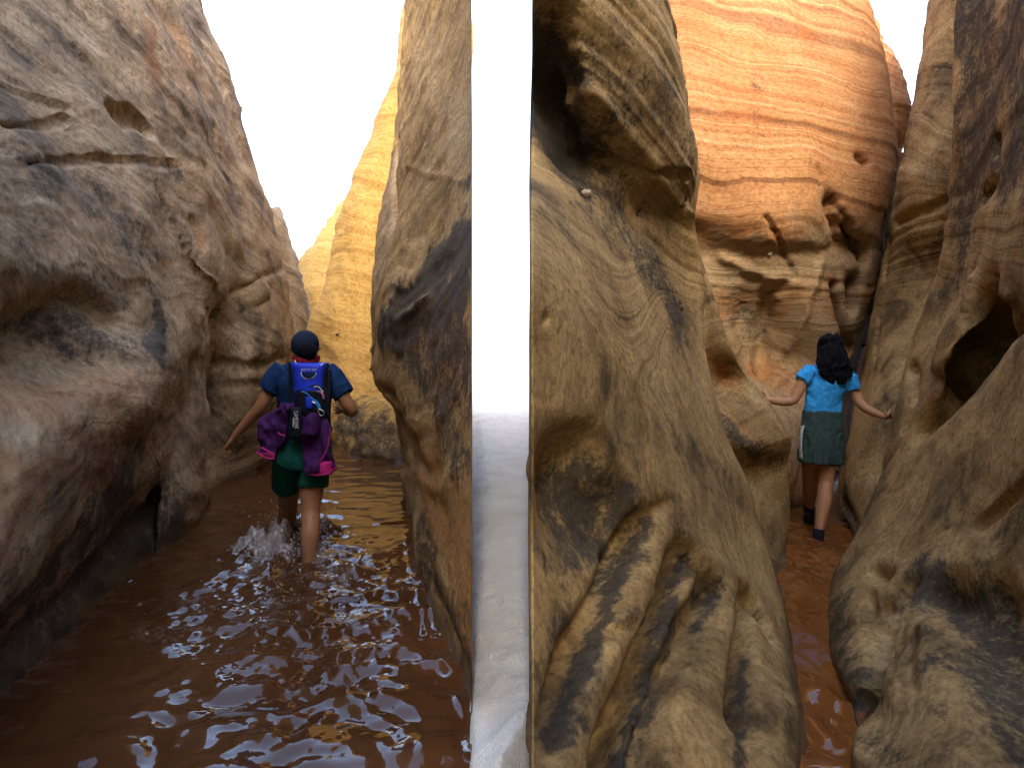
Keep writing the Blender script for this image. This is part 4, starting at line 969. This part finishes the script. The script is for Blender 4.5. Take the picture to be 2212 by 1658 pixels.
def head_parts(c, up_, fwd, s=1.0):
    """skull, jaw, nose, ears; fwd is the facing direction"""
    c, up_, fwd = [np.array(a, float) for a in (c, up_, fwd)]; sd = np.cross(fwd, up_)
    P_ = lambda f, u, w=0: c + fwd * f * s + up_ * u * s + sd * w * s
    out = [ball(P_(-.01, .02), (.076*s, .092*s, .098*s)), tube([P_(.02, .0), P_(.045, -.06), P_(.055, -.10)], [(.066*s, .07*s), (.055*s, .05*s), (.032*s, .026*s)], 14, ref=fwd)]
    out += [tube([P_(.085, .02), P_(.104, -.02), P_(.092, -.032)], [.008*s, .013*s, .010*s], 8)]
    out += [tube([P_(.088, -.058, -.02), P_(.095, -.06), P_(.088, -.058, .02)], [.006*s, .009*s, .006*s], 8)]
    for w in (-1, 1):
        out.append(tube([P_(-.004, -.03, w*.080), P_(-.012, -.012, w*.098), P_(-.008, .012, w*.092)], [.008*s, (.014*s), .010*s], 8))
    return out, P_

# ---------- hiker wading in the left passage (walks away from the viewer)
K1 = .8848
def A(cx, cy, dy=0.0, Y=4.3):
    return P((500 + cx / 2.674) * K1, (780 + cy / 2.674) * K1, Y + dy)
h1 = new_obj("person", None); h1.location = (A(660, 1590)[0], 4.3, -.10)
tag(h1, "hiker in navy shirt, black cap and green shorts wading away with a blue pack", "person")
def fix(o, root):
    o.matrix_parent_inverse = Matrix.Translation(root.location).inverted()
    return o
FW = np.array((-.29, .955, 0)); FW /= np.linalg.norm(FW)
SR = np.array((FW[1], -FW[0], 0))                      # the hiker's right hand side
hp, HP = head_parts(A(655, 178, .02), (0, 0, 1), FW, .90)
body = hp + [tube([A(656, 225), A(657, 262), A(657, 300)], [.055, .052, .062])]
body += [tube([A(655, 285), A(655, 330), A(652, 420), A(650, 560), A(648, 680), A(645, 790), A(640, 880)], [(.08, .05), (.155, .075), (.165, .10), (.145, .095), (.135, .095), (.165, .105), (.17, .11)], 20)]
# left arm hangs out to the side, right arm bent forward
body += [tube([A(500, 325), A(425, 450, -.02), A(365, 565, -.03), A(290, 655, 0), A(190, 770, .03)], [.054, .047, .040, .036, .023], 14)]
body += [tube([A(815, 340), A(890, 480, -.03), A(955, 585, -.02), A(950, 600, .10), A(900, 585, .22)], [.054, .047, .041, .036, .024], 14)]
body += hand(A(192, 768, .03), A(158, 830, .04), A(146, 893, .055), A(180, 830, .03) * 0 + np.array((.45, .85, .15)) / np.linalg.norm((.45, .85, .15)), np.array((.8, -.3, -.1)))
body += hand(A(900, 585, .22), A(870, 580, .27), A(845, 575, .33), np.array((0, 0, 1.)), np.array((-.8, .3, 0)))
# legs: the right one carries, the left one swings ahead
body += [tube([A(715, 900, 0), A(702, 1060, -.03), A(690, 1240, -.08), A(692, 1330, -.12), A(686, 1420, -.16), A(680, 1540, -.19), A(676, 1640, -.20)], [(.092, .10), (.078, .085), (.060, .062), (.058, .062), (.058, .064), (.043, .046), (.038, .04)], 16)]
body += [tube([A(570, 900, 0), A(552, 1050, .12), A(545, 1180, .25), A(540, 1260, .30), A(528, 1350, .36), A(520, 1430, .42), A(518, 1520, .44)], [(.092, .10), (.078, .085), (.063, .066), (.062, .066), (.060, .064), (.048, .05), (.045, .045)], 16)]
for (cx, cy, d) in ((676, 1640, -.20), (518, 1520, .44)):
    body.append(tube([A(cx, cy, d), A(cx, cy + 25, d + .05), A(cx, cy + 30, d + .17)], [.04, (.045, .03), (.04, .022)], 12))
fix(fused("body", body, M_SKIN, h1, .0055, 5), h1)
for w in (-1, 1):
    fix(mk("eye", ball(HP(.078, .012, w * .03), .011, 10), M_EYE, h1), h1)
# clothes
sh = [tube([A(656, 278), A(656, 305), A(654, 345), A(652, 430), A(650, 560), A(648, 690), A(646, 800)], [(.075, .055), (.135, .072), (.178, .092), (.180, .115), (.158, .108), (.150, .108), (.160, .112)], 24)]
sh += [tube([A(520, 325), A(470, 385, -.01), A(412, 462, -.02)], [(.070, .066), (.072, .07), (.064, .062)], 18), tube([A(790, 335), A(840, 400, -.02), A(908, 490, -.03)], [(.070, .066), (.074, .07), (.064, .062)], 18)]
fix(fused("shirt", sh, M_NAVY, h1, .006, 4, .016, 11, 3), h1)
so = [tube([A(645, 730), A(645, 800), A(640, 900), A(638, 960)], [(.152, .115), (.172, .126), (.182, .138), (.165, .128)], 24),
      tube([A(560, 880, .01), A(545, 980, .06), A(533, 1092, .13)], [(.102, .125), (.096, .118), (.086, .105)], 18), tube([A(715, 880, 0), A(710, 980, -.02), A(706, 1090, -.035)], [(.098, .11), (.098, .105), (.090, .098)], 18)]
fix(fused("shorts", so, M_GREEN, h1, .006, 4, .010, 9, 8), h1)
cap = [ball(A(655, 164, .015), (.089, .108, .096), 24), tube([A(655, 180, .015), A(655, 200, .02)], [(.088, .103), (.085, .10)], 24)]
cp = fused("cap", cap, M_CAP, h1, .006, 3)
fix(cp, h1)
bc = A(655, 185, .02)
brim = tube([bc + FW * .07, bc + FW * .12 + np.array((0, 0, .01)), bc + FW * .165], [(.080, .010), (.075, .008), (.05, .006)], 16, ref=(0, 0, 1))
fix(mk("brim", brim, M_CAP, cp), h1)
for a_ in (-1.05, -.35, .35, 1.05):                              # panel seams over the crown
    d_ = np.array((math.sin(a_), -math.cos(a_), 0)); cc = A(655, 164, .015)
    fix(mk("seam", tube([cc + d_ * np.array((.0895, .1085, 0)) * math.cos(t_) + np.array((0, 0, .0965 * math.sin(t_))) for t_ in (0, .4, .8, 1.2, 1.5)], [.0022] * 5, 6), M_BLACK, cp), h1)
fix(mk("strap", tube([A(x, y, d) for x, y, d in ((608, 196, -.060), (630, 200, -.088), (655, 202, -.098), (680, 200, -.088), (702, 196, -.060))], [(.008, .003)] * 5, 8, ref=(0, 0, 1)), M_BLACK, cp), h1)
fix(mk("button", ball(A(655, 74, .015), (.008, .008, .005), 8), M_CAP, cp), h1)
bun = [ball(A(690, 205, -.085), (.045, .034, .044)), ball(A(676, 240, -.075), (.036, .03, .035)), tube([A(655, 200, -.05), A(672, 225, -.07), A(676, 268, -.065)], [.055, .046, .025])]
fix(fused("hair", bun, M_HAIRM, h1, .005, 3, .006, 40, 5, (1, 1, .5)), h1)
bd = [tube([A(594, 247, .0) , A(620, 268, -.055), A(660, 272, -.075), A(705, 268, -.055), A(730, 250, .0)], [.022, .026, .026, .026, .022], 12, ref=(0, 0, 1)),
      tube([A(594, 247, .0), A(615, 258, .07), A(660, 262, .10), A(710, 258, .07), A(730, 250, .0)], [.022]*5, 12, ref=(0, 0, 1))]
fix(fused("bandana", bd, M_RED, h1, .005, 2, .006, 30, 6), h1)
fix(mk("bandana_patch", tube([A(585, 240, -.025), A(612, 222, -.055), A(635, 232, -.08)], [(.008, .006), (.012, .008), (.006, .006)], 8), plain("bandana_pale", (.42, .25, .28), .8, .2, .3, 60), h1), h1)

# ---------- pack and jacket: thin slabs shaped to the back
def slab(rows, depth, thick=.012, puff=.02, n=18, wr=.004, wf=18, seed=0, map_=A):
    """rows of (cy, x left, x right[, extra depth]); negative depth is nearer the viewer"""
    rows = np.array([(r[0], r[1], r[2], r[3] if len(r) > 3 else 0) for r in rows], float)
    m = (len(rows) - 1) * 6 + 1
    t = np.linspace(0, len(rows) - 1, m); k = np.minimum(t.astype(int), len(rows) - 2); f = (t - k)[:, None]
    g = lambda i: rows[np.clip(i, 0, len(rows) - 1)]
    R = cr(g(k-1), g(k), g(k+1), g(k+2), f)
    front = np.zeros((m, n, 3))
    for i in range(m):
        for j in range(n):
            u = j / (n - 1)
            x = R[i, 1] * (1 - u) + R[i, 2] * u
            b = (1 - (2*u - 1) ** 4) * (1 - (2 * i / (m - 1) - 1) ** 6)
            side = -.03 * max(0, 1 - ((x - 650) / 190) ** 2)
            front[i, j] = map_(x, R[i, 0], depth + R[i, 3] + side - puff * b)
    flat = front.reshape(-1, 3)
    front[..., 1] -= (wr * fbm(flat * np.array((wf, 1, wf * .5)), 3, seed)).reshape(m, n)
    backp = front + np.array((0, thick, 0))
    vs = np.vstack([front.reshape(-1, 3), backp.reshape(-1, 3)]); N_ = m * n; fs = []
    I = lambda i, j: i * n + j
    for i in range(m - 1):
        for j in range(n - 1):
            fs.append((I(i, j), I(i+1, j), I(i+1, j+1), I(i, j+1))); fs.append((N_ + I(i, j), N_ + I(i, j+1), N_ + I(i+1, j+1), N_ + I(i+1, j)))
    ring = [I(0, j) for j in range(n)] + [I(i, n-1) for i in range(1, m)] + [I(m-1, j) for j in range(n-2, -1, -1)] + [I(i, 0) for i in range(m-2, 0, -1)]
    for a, b in zip(ring, ring[1:] + ring[:1]): fs.append((a, b, N_ + b, N_ + a))
    return vs, fs
pk = new_obj("hydration_pack", None); pk.location = h1.location
tag(pk, "bright blue hydration backpack with black trim on the wading hiker's back", "backpack")
def pkp(name, part, mat, parent=None):
    return fix(mk(name, part, mat, parent or pk), pk)
bodyp = pkp("pack_body", slab([(282,555,800),(300,562,795),(330,570,782),(360,575,778),(420,580,776),(470,578,776),(540,575,790),(620,545,800),(690,540,810),(700,545,815)], -.115, .05, .035, 22, .006, 14, 2), M_BLUE)
for pts in ([(553,275),(566,340),(574,420),(574,480),(560,560),(540,620)], [(803,290),(788,340),(780,420),(786,480),(796,560),(806,640)]):
    pkp("edge_binding", tube([A(x, y, -.138) for x, y in pts], [(.011, .006)] * len(pts), 8), M_BLACK)
for pts in ([(585,265),(596,285),(610,305)], [(770,290),(758,298),(748,312)]):
    pkp("piping", tube([A(x, y, -.150) for x, y in pts], [.005] * 3, 8), M_WHITE)
hl = pkp("haul_loop", tube([A(x, y, -.172) for x, y in ((628,342),(634,365),(652,382),(678,386),(704,380),(720,362),(727,346))], [.005] * 7, 8), M_WHITE)
pkp("loop_opening", slab([(343,634,722),(360,640,716),(378,664,696)], -.156, .004, .004, 8, 0), M_NAVY)
pkp("mesh_pocket", slab([(462,640,740),(470,612,764),(490,588,776),(520,584,782),(560,588,786),(610,600,790),(640,640,790)], -.148, .008, .028, 16, .006, 30, 5), M_BLACK)
pkp("pocket_panel", slab([(505,655,690),(540,655,700),(580,660,700)], -.188, .004, .006, 8, .002), M_BLUE)
pkp("pocket_rim", tube([A(x, y, -.172) for x, y in ((585,478),(620,462),(680,440),(730,432),(765,452),(776,480))], [.007] * 6, 8), M_BLACK)
pkp("pocket_piping", tube([A(x, y, -.178) for x, y in ((712,440),(740,438),(762,458),(772,474))], [.004] * 4, 8), M_WHITE)
bt = pkp("goggle_lens", ball(A(742, 500, -.168), (.040, .02, .036), 16), M_LENS)
pkp("goggle_band", tube([A(x, y, -.19) for x, y in ((706,488),(722,474),(745,470),(768,486),(776,520))], [.007] * 5, 8), plain("goggle_rim", (.35, .12, .25), .3, .5, .4, 30))
pkp("lash_strap", tube([A(x, y, -.196) for x, y in ((632,470),(665,480),(695,505),(718,530))], [(.014, .004)] * 4, 8, ref=(0, 0, 1)), M_CYAN)
pkp("strap_tail", tube([A(x, y, -.198) for x, y in ((712,528),(730,545),(742,562),(748,580))], [(.011, .004)] * 4, 8), M_CYAN)
pkp("buckle", tube([A(x, y, -.204) for x, y in ((698,536),(710,540),(722,548))], [.006] * 3, 8), M_STEEL)
cb = pkp("carabiner", tube([A(x, y, -.200) for x, y in ((745,582),(742,605),(750,622),(766,626),(778,615),(772,596),(758,588),(745,582))], [.0035] * 8, 8), M_STEEL)
pkp("gate", tube([A(752, 594, -.203), A(760, 620, -.203)], [.003, .003], 8), M_STEEL, cb)
pkp("hip_panel", slab([(570,556,640),(620,556,634),(680,548,632),(740,540,630),(780,550,628)], -.170, .02, .015, 10, .003), M_BLACK)
pkp("side_panel", slab([(330,800,815),(420,790,830),(520,792,820),(600,792,815),(690,790,815)], -.105, .03, .01, 8, .003), M_BLACK)
pkp("side_panel", slab([(300,545,560),(420,550,576),(540,540,575),(640,535,560)], -.105, .03, .01, 8, .003), M_BLACK)
pkp("side_strap", tube([A(x, y, -.05) for x, y in ((478,500),(482,540),(470,575))], [(.008, .004)] * 3, 8), M_BLACK)
def text_part(name, body, size, cx, cy, depth, mat, rot=0.0, parent=None):
    c = bpy.data.curves.new(name, 'FONT'); c.body = body; c.size = 1.0; c.align_x = 'CENTER'; c.align_y = 'CENTER'; c.extrude = .01
    o = bpy.data.objects.new(name + "_c", c); COL.objects.link(o)
    dg = bpy.context.evaluated_depsgraph_get()
    me = bpy.data.meshes.new_from_object(o.evaluated_get(dg)); bpy.data.objects.remove(o)
    co = np.empty(len(me.vertices) * 3); me.vertices.foreach_get("co", co); co = co.reshape(-1, 3)
    w = np.ptp(co[:, 0]); co[:, :2] *= size[0] / w; co[:, 1] *= size[1] / max(np.ptp(co[:, 1]), 1e-6); co[:, 2] *= .08
    p = A(cx, cy, depth); ca, sa = math.cos(rot), math.sin(rot)
    x, y = co[:, 0] * ca - co[:, 1] * sa, co[:, 0] * sa + co[:, 1] * ca
    out = np.stack([p[0] + x, p[1] - co[:, 2], p[2] + y], 1); me.vertices.foreach_set("co", out.ravel()); me.update()
    return fix(new_obj(name, me, mat, parent or pk), pk)
text_part("lettering", "SOLSTICE 10LR", (.096, .014), 678, 327, -.192, M_WHITE)
text_part("lettering", "CAMELBAK", (.108, .024), 596, 654, -.224, M_WHITE, -math.pi / 2 + .05)
pkp("underline", tube([A(579, 640, -.222), A(577, 668, -.222), A(576, 700, -.222)], [(.0028, .002)] * 3, 6), M_WHITE)

jk = new_obj("jacket", None); jk.location = h1.location
tag(jk, "purple jacket with pink trim stuffed through the blue pack, hanging over the hips", "jacket")
def jkp(name, part, mat): return fix(mk(name, part, mat, jk), jk)
jkp("sleeve", slab([(545,495,584),(562,490,588),(580,480,575),(600,425,556),(640,368,545),(690,352,540),(750,350,535),(800,354,520),(850,350,470),(870,340,456),(890,380,455)], -.14, .03, .022, 22, .030, 15, 4), M_PURPLE)
jkp("torso_panel", slab([(556,622,660),(575,625,700),(600,622,750),(640,618,785),(690,618,812),(712,618,822),(780,622,816),(860,632,812),(900,640,832),(940,652,846),(965,658,858),(985,660,850),(1000,668,826)], -.15, .03, .022, 24, .032, 14, 9), M_PURPLE)
jkp("hood_fold", slab([(610,690,730),(640,660,745),(690,640,748),(740,628,742),(765,640,715)], -.20, .03, .03, 14, .014, 22, 14), M_PURPLE)
jkp("lining", slab([(925,770,828),(960,700,830),(990,668,828),(1012,680,826)], -.165, .02, .01, 12, .006, 20, 11), M_PINK)
jkp("lining", slab([(868,350,450),(890,378,456),(908,420,455)], -.165, .02, .008, 10, .004, 20, 12), plain("lining_red", (.30, .02, .08), .8, .2, .2, 40))
for pts in ([(820,710),(814,770),(802,830),(770,900),(715,965),(662,992)], [(332,860),(370,884),(410,905),(452,908)], [(362,832),(400,850),(440,872),(456,885)], [(678,662),(695,648),(710,628)], [(475,735),(500,752),(526,756)], [(668,1005),(730,1014),(800,1006),(856,966)]):
    jkp("piping", tube([A(x, y, -.205) for x, y in pts], [.0042] * len(pts), 8), M_PINK)

# ---------- hiker in the narrow slot
def B(cx, cy, dy=0.0, Y=5.5):
    return P((1800 + cx / 2.8595) * K1, (780 + cy / 2.8595) * K1, Y + dy)
h2 = new_obj("person", None); h2.location = (B(570, 1530)[0], 5.45, -.2)
tag(h2, "hiker with long black hair and light blue shirt bracing both hands on the slot walls", "person")
FW2 = np.array((.2, .98, 0)); FW2 /= np.linalg.norm(FW2)
hp, HP2 = head_parts(B(655, 195, .03), (0, 0, 1), FW2, .98)
body = hp + [tube([B(650, 270), B(645, 310), B(640, 345)], [.052, .050, .06])]
body += [tube([B(640, 330), B(640, 370), B(618, 470), B(600, 580), B(592, 660), B(588, 760), B(588, 840)], [(.07, .05), (.145, .07), (.145, .095), (.125, .09), (.135, .095), (.16, .11), (.165, .11)], 20)]
body += [tube([B(500, 350), B(455, 440), B(392, 560, -.02), B(300, 572, 0), B(195, 556, .02)], [.050, .045, .038, .035, .022], 14)]
body += [tube([B(775, 390), B(815, 495), B(868, 596, -.06), B(945, 645, -.12), B(1035, 680, -.17)], [.050, .045, .038, .035, .022], 14)]
body += hand(B(198, 556, .02), B(150, 538, .02), B(98, 508, .0), np.array((.35, -.35, .87)), np.array((-.2, .6, -.5)))
body += hand(B(1032, 680, -.17), B(1066, 668, -.16), B(1090, 632, -.14), np.array((-.6, -.3, .7)), np.array((.3, .6, .5)))
body += [tube([B(632, 840), B(628, 980, -.02), B(620, 1120, -.03), B(612, 1200, -.06), B(606, 1270, -.08), B(585, 1390, -.12), B(572, 1470, -.14), B(566, 1530, -.15)], [(.090, .095), (.078, .082), (.056, .060), (.055, .060), (.057, .064), (.042, .045), (.034, .038), (.033, .036)], 16)]
body += [tube([B(535, 840), B(515, 980, .06), B(506, 1100, .14), B(508, 1160, .18), B(508, 1200, .22), B(504, 1270, .28), B(500, 1320, .32)], [(.088, .095), (.074, .08), (.060, .064), (.060, .064), (.060, .064), (.045, .048), (.040, .042)], 16)]
fix(fused("body", body, M_SKIN2, h2, .0055, 5), h2)
for w in (-1, 1):
    fix(mk("eye", ball(HP2(.078, .012, w * .03), .011, 10), M_EYE, h2), h2)
sh = [tube([B(645, 305), B(645, 330), B(640, 370), B(622, 450), B(605, 540), B(597, 600), B(594, 650)], [(.072, .055), (.120, .07), (.155, .088), (.155, .112), (.142, .106), (.140, .104), (.146, .106)], 24)]
sh += [tube([B(525, 345), B(490, 385), B(452, 425, -.01)], [(.066, .062), (.066, .064), (.058, .056)], 18), tube([B(755, 385), B(785, 430), B(806, 488, -.01)], [(.066, .062), (.066, .064), (.058, .056)], 18)]
fix(fused("shirt", sh, M_SKY, h2, .006, 4, .016, 11, 23, (1, 1, .8)), h2)
sk = [tube([B(594, 636), B(594, 700), B(592, 780), B(588, 860), B(586, 940), B(584, 992)], [(.150, .110), (.158, .120), (.170, .130), (.176, .135), (.178, .137), (.178, .138)], 30, cap=True)]
fix(fused("skirt", sk, M_SKIRT, h2, .006, 3, .020, 8, 27, (1.2, 1.2, .35)), h2)
fix(fused("waistband", [tube([B(593, 640), B(594, 662), B(595, 690)], [(.154, .114), (.157, .117), (.158, .118)], 28)], M_SKIRT, h2, .006, 2, .005, 14, 3, (.4, .4, 2.5)), h2)
st = tube([B(455, 742, -.03), B(444, 800, -.05), B(441, 880, -.06), B(444, 972, -.06)], [(.006, .03)] * 4, 10)
fix(mk("side_stripe", st, M_GREYW, h2), h2)
fix(mk("side_stripe", tube([B(733, 760, 0), B(740, 790, 0), B(742, 830, 0)], [(.006, .02)] * 3, 8), M_GREYW, h2), h2)
fix(fused("inner_shorts", [tube([B(660, 960, -.02), B(664, 1014, -.02)], [(.07, .07), (.07, .07)], 16)], M_SHOE, h2, .006, 2), h2)
# socks and shoes
def shoe(a, b, tip, parent):
    s = new_obj("shoe", None, None, parent); s.matrix_parent_inverse = Matrix.Translation(parent.location).inverted()
    fix(fused("upper", [tube([a, b, tip], [(.040, .042), (.044, .036), (.040, .026)], 14), ball(b, (.042, .05, .04))], M_SHOE, s, .005, 3), h2); 
    return s
fix(fused("sock", [tube([B(500, 1290, .30), B(502, 1345, .33)], [.046, .044], 14)], M_BLACK, h2, .005, 1), h2)
fix(fused("sock", [tube([B(572, 1462, -.14), B(566, 1505, -.15), B(563, 1535, -.15)], [.040, .044, .046], 14)], M_BLACK, h2, .005, 1), h2)
fix(fused("shoe", [tube([B(500, 1350, .33), B(500, 1385, .30), B(502, 1420, .35)], [(.042, .045), (.048, .05), (.045, .03)], 14), tube([B(500, 1350, .36), B(502, 1370, .44), B(504, 1385, .52)], [(.042, .04), (.046, .035), (.036, .022)], 14)], M_SHOE, h2, .005, 3), h2)
fix(mk("shoe_trim", tube([B(470, 1362, .31), B(485, 1358, .275), B(515, 1362, .275), B(532, 1372, .31)], [.006] * 4, 8), M_SHOER, h2), h2)
fix(mk("heel_tab", tube([B(498, 1345, .268), B(500, 1385, .248)], [(.012, .004)] * 2, 8), M_SHOE, h2), h2)
fix(fused("shoe", [tube([B(563, 1520, -.15), B(563, 1550, -.12), B(568, 1552, .02)], [(.044, .046), (.046, .035), (.036, .022)], 14)], M_SHOE, h2, .005, 3), h2)
# hair: a full mass under many wavy strands
hv = [ball(B(655, 190, .0), (.095, .102, .104), 20), tube([B(655, 215, -.03), B(668, 290, -.075), B(692, 370, -.10), B(708, 445, -.105)], [(.102, .080), (.125, .055), (.118, .035), (.05, .018)], 18),
      tube([B(700, 250, -.01), B(745, 330, -.05), B(785, 400, -.07)], [(.06, .06), (.05, .045), (.02, .02)], 12)]
hm = fused("hair", hv, M_HAIRM, h2, .006, 2, .024, 20, 31, (1, 1, .7)); fix(hm, h2)
rng = np.random.default_rng(11)
parts = []
hc = B(655, 190, .0)
for k in range(420):
    th = rng.uniform(-1.5, 1.6); z0 = rng.uniform(-.2, .95)
    rr = math.sqrt(max(0, 1 - z0 * z0))
    s0 = hc + np.array((math.sin(th) * rr * .104, -math.cos(th) * rr * .110, z0 * .110))
    u = math.sin(th)
    end = B(655 + 50 + u * 112 + rng.normal() * 20, 436 + rng.normal() * 28 - 30 * abs(u - .1), -.11 + .07 * abs(u) + rng.normal() * .012)
    mid = (s0 + end) / 2 + np.array((u * .030, -.045 + .03 * abs(u), -.02))
    pts = []
    ph, am, fr = rng.uniform(0, 6.28), rng.uniform(.006, .013), rng.uniform(6, 9)
    for t_ in np.linspace(0, 1, 15):
        p_ = s0 * (1-t_)**2 + mid * 2 * t_ * (1-t_) + end * t_ * t_
        p_ = p_ + np.array((math.cos(ph + t_ * fr * 3.0), .5 * math.sin(ph + t_ * fr * 3.0), 0)) * am * (.25 + t_)
        pts.append(p_)
    parts.append(tube(pts, [.0026] * 4 + [.0030] * 8 + [.0024, .0016, .0008], 4, sub=1, cap=False))
for k in range(110):                                            # heavier curls that break the outline
    th = rng.uniform(-1.6, 1.7); u = math.sin(th); z0 = rng.uniform(.1, .8); rr = math.sqrt(1 - z0 * z0)
    s0 = hc + np.array((u * rr * .098, -math.cos(th) * rr * .104, z0 * .105))
    end = B(655 + 50 + u * 155 + rng.normal() * 26, 428 + rng.normal() * 45 - 20 * abs(u), -.12 + .07 * abs(u) + rng.normal() * .012)
    mid = (s0 + end) / 2 + np.array((u * .034, -.05 + .03 * abs(u), 0))
    ph = rng.uniform(0, 6.28); pts = []
    for t_ in np.linspace(0, 1, 22):
        p_ = s0 * (1-t_)**2 + mid * 2 * t_ * (1-t_) + end * t_ * t_
        pts.append(p_ + np.array((math.cos(ph + t_ * 20), .6 * math.sin(ph + t_ * 20), .3 * math.sin(ph + t_ * 13))) * .011 * (.2 + t_))
    parts.append(tube(pts, [.006 * (1 - .75 * i / 21) for i in range(22)], 5, sub=1, cap=False))
fix(mk("strands", join(parts), M_HAIR, hm), h2)["kind"] = "stuff"
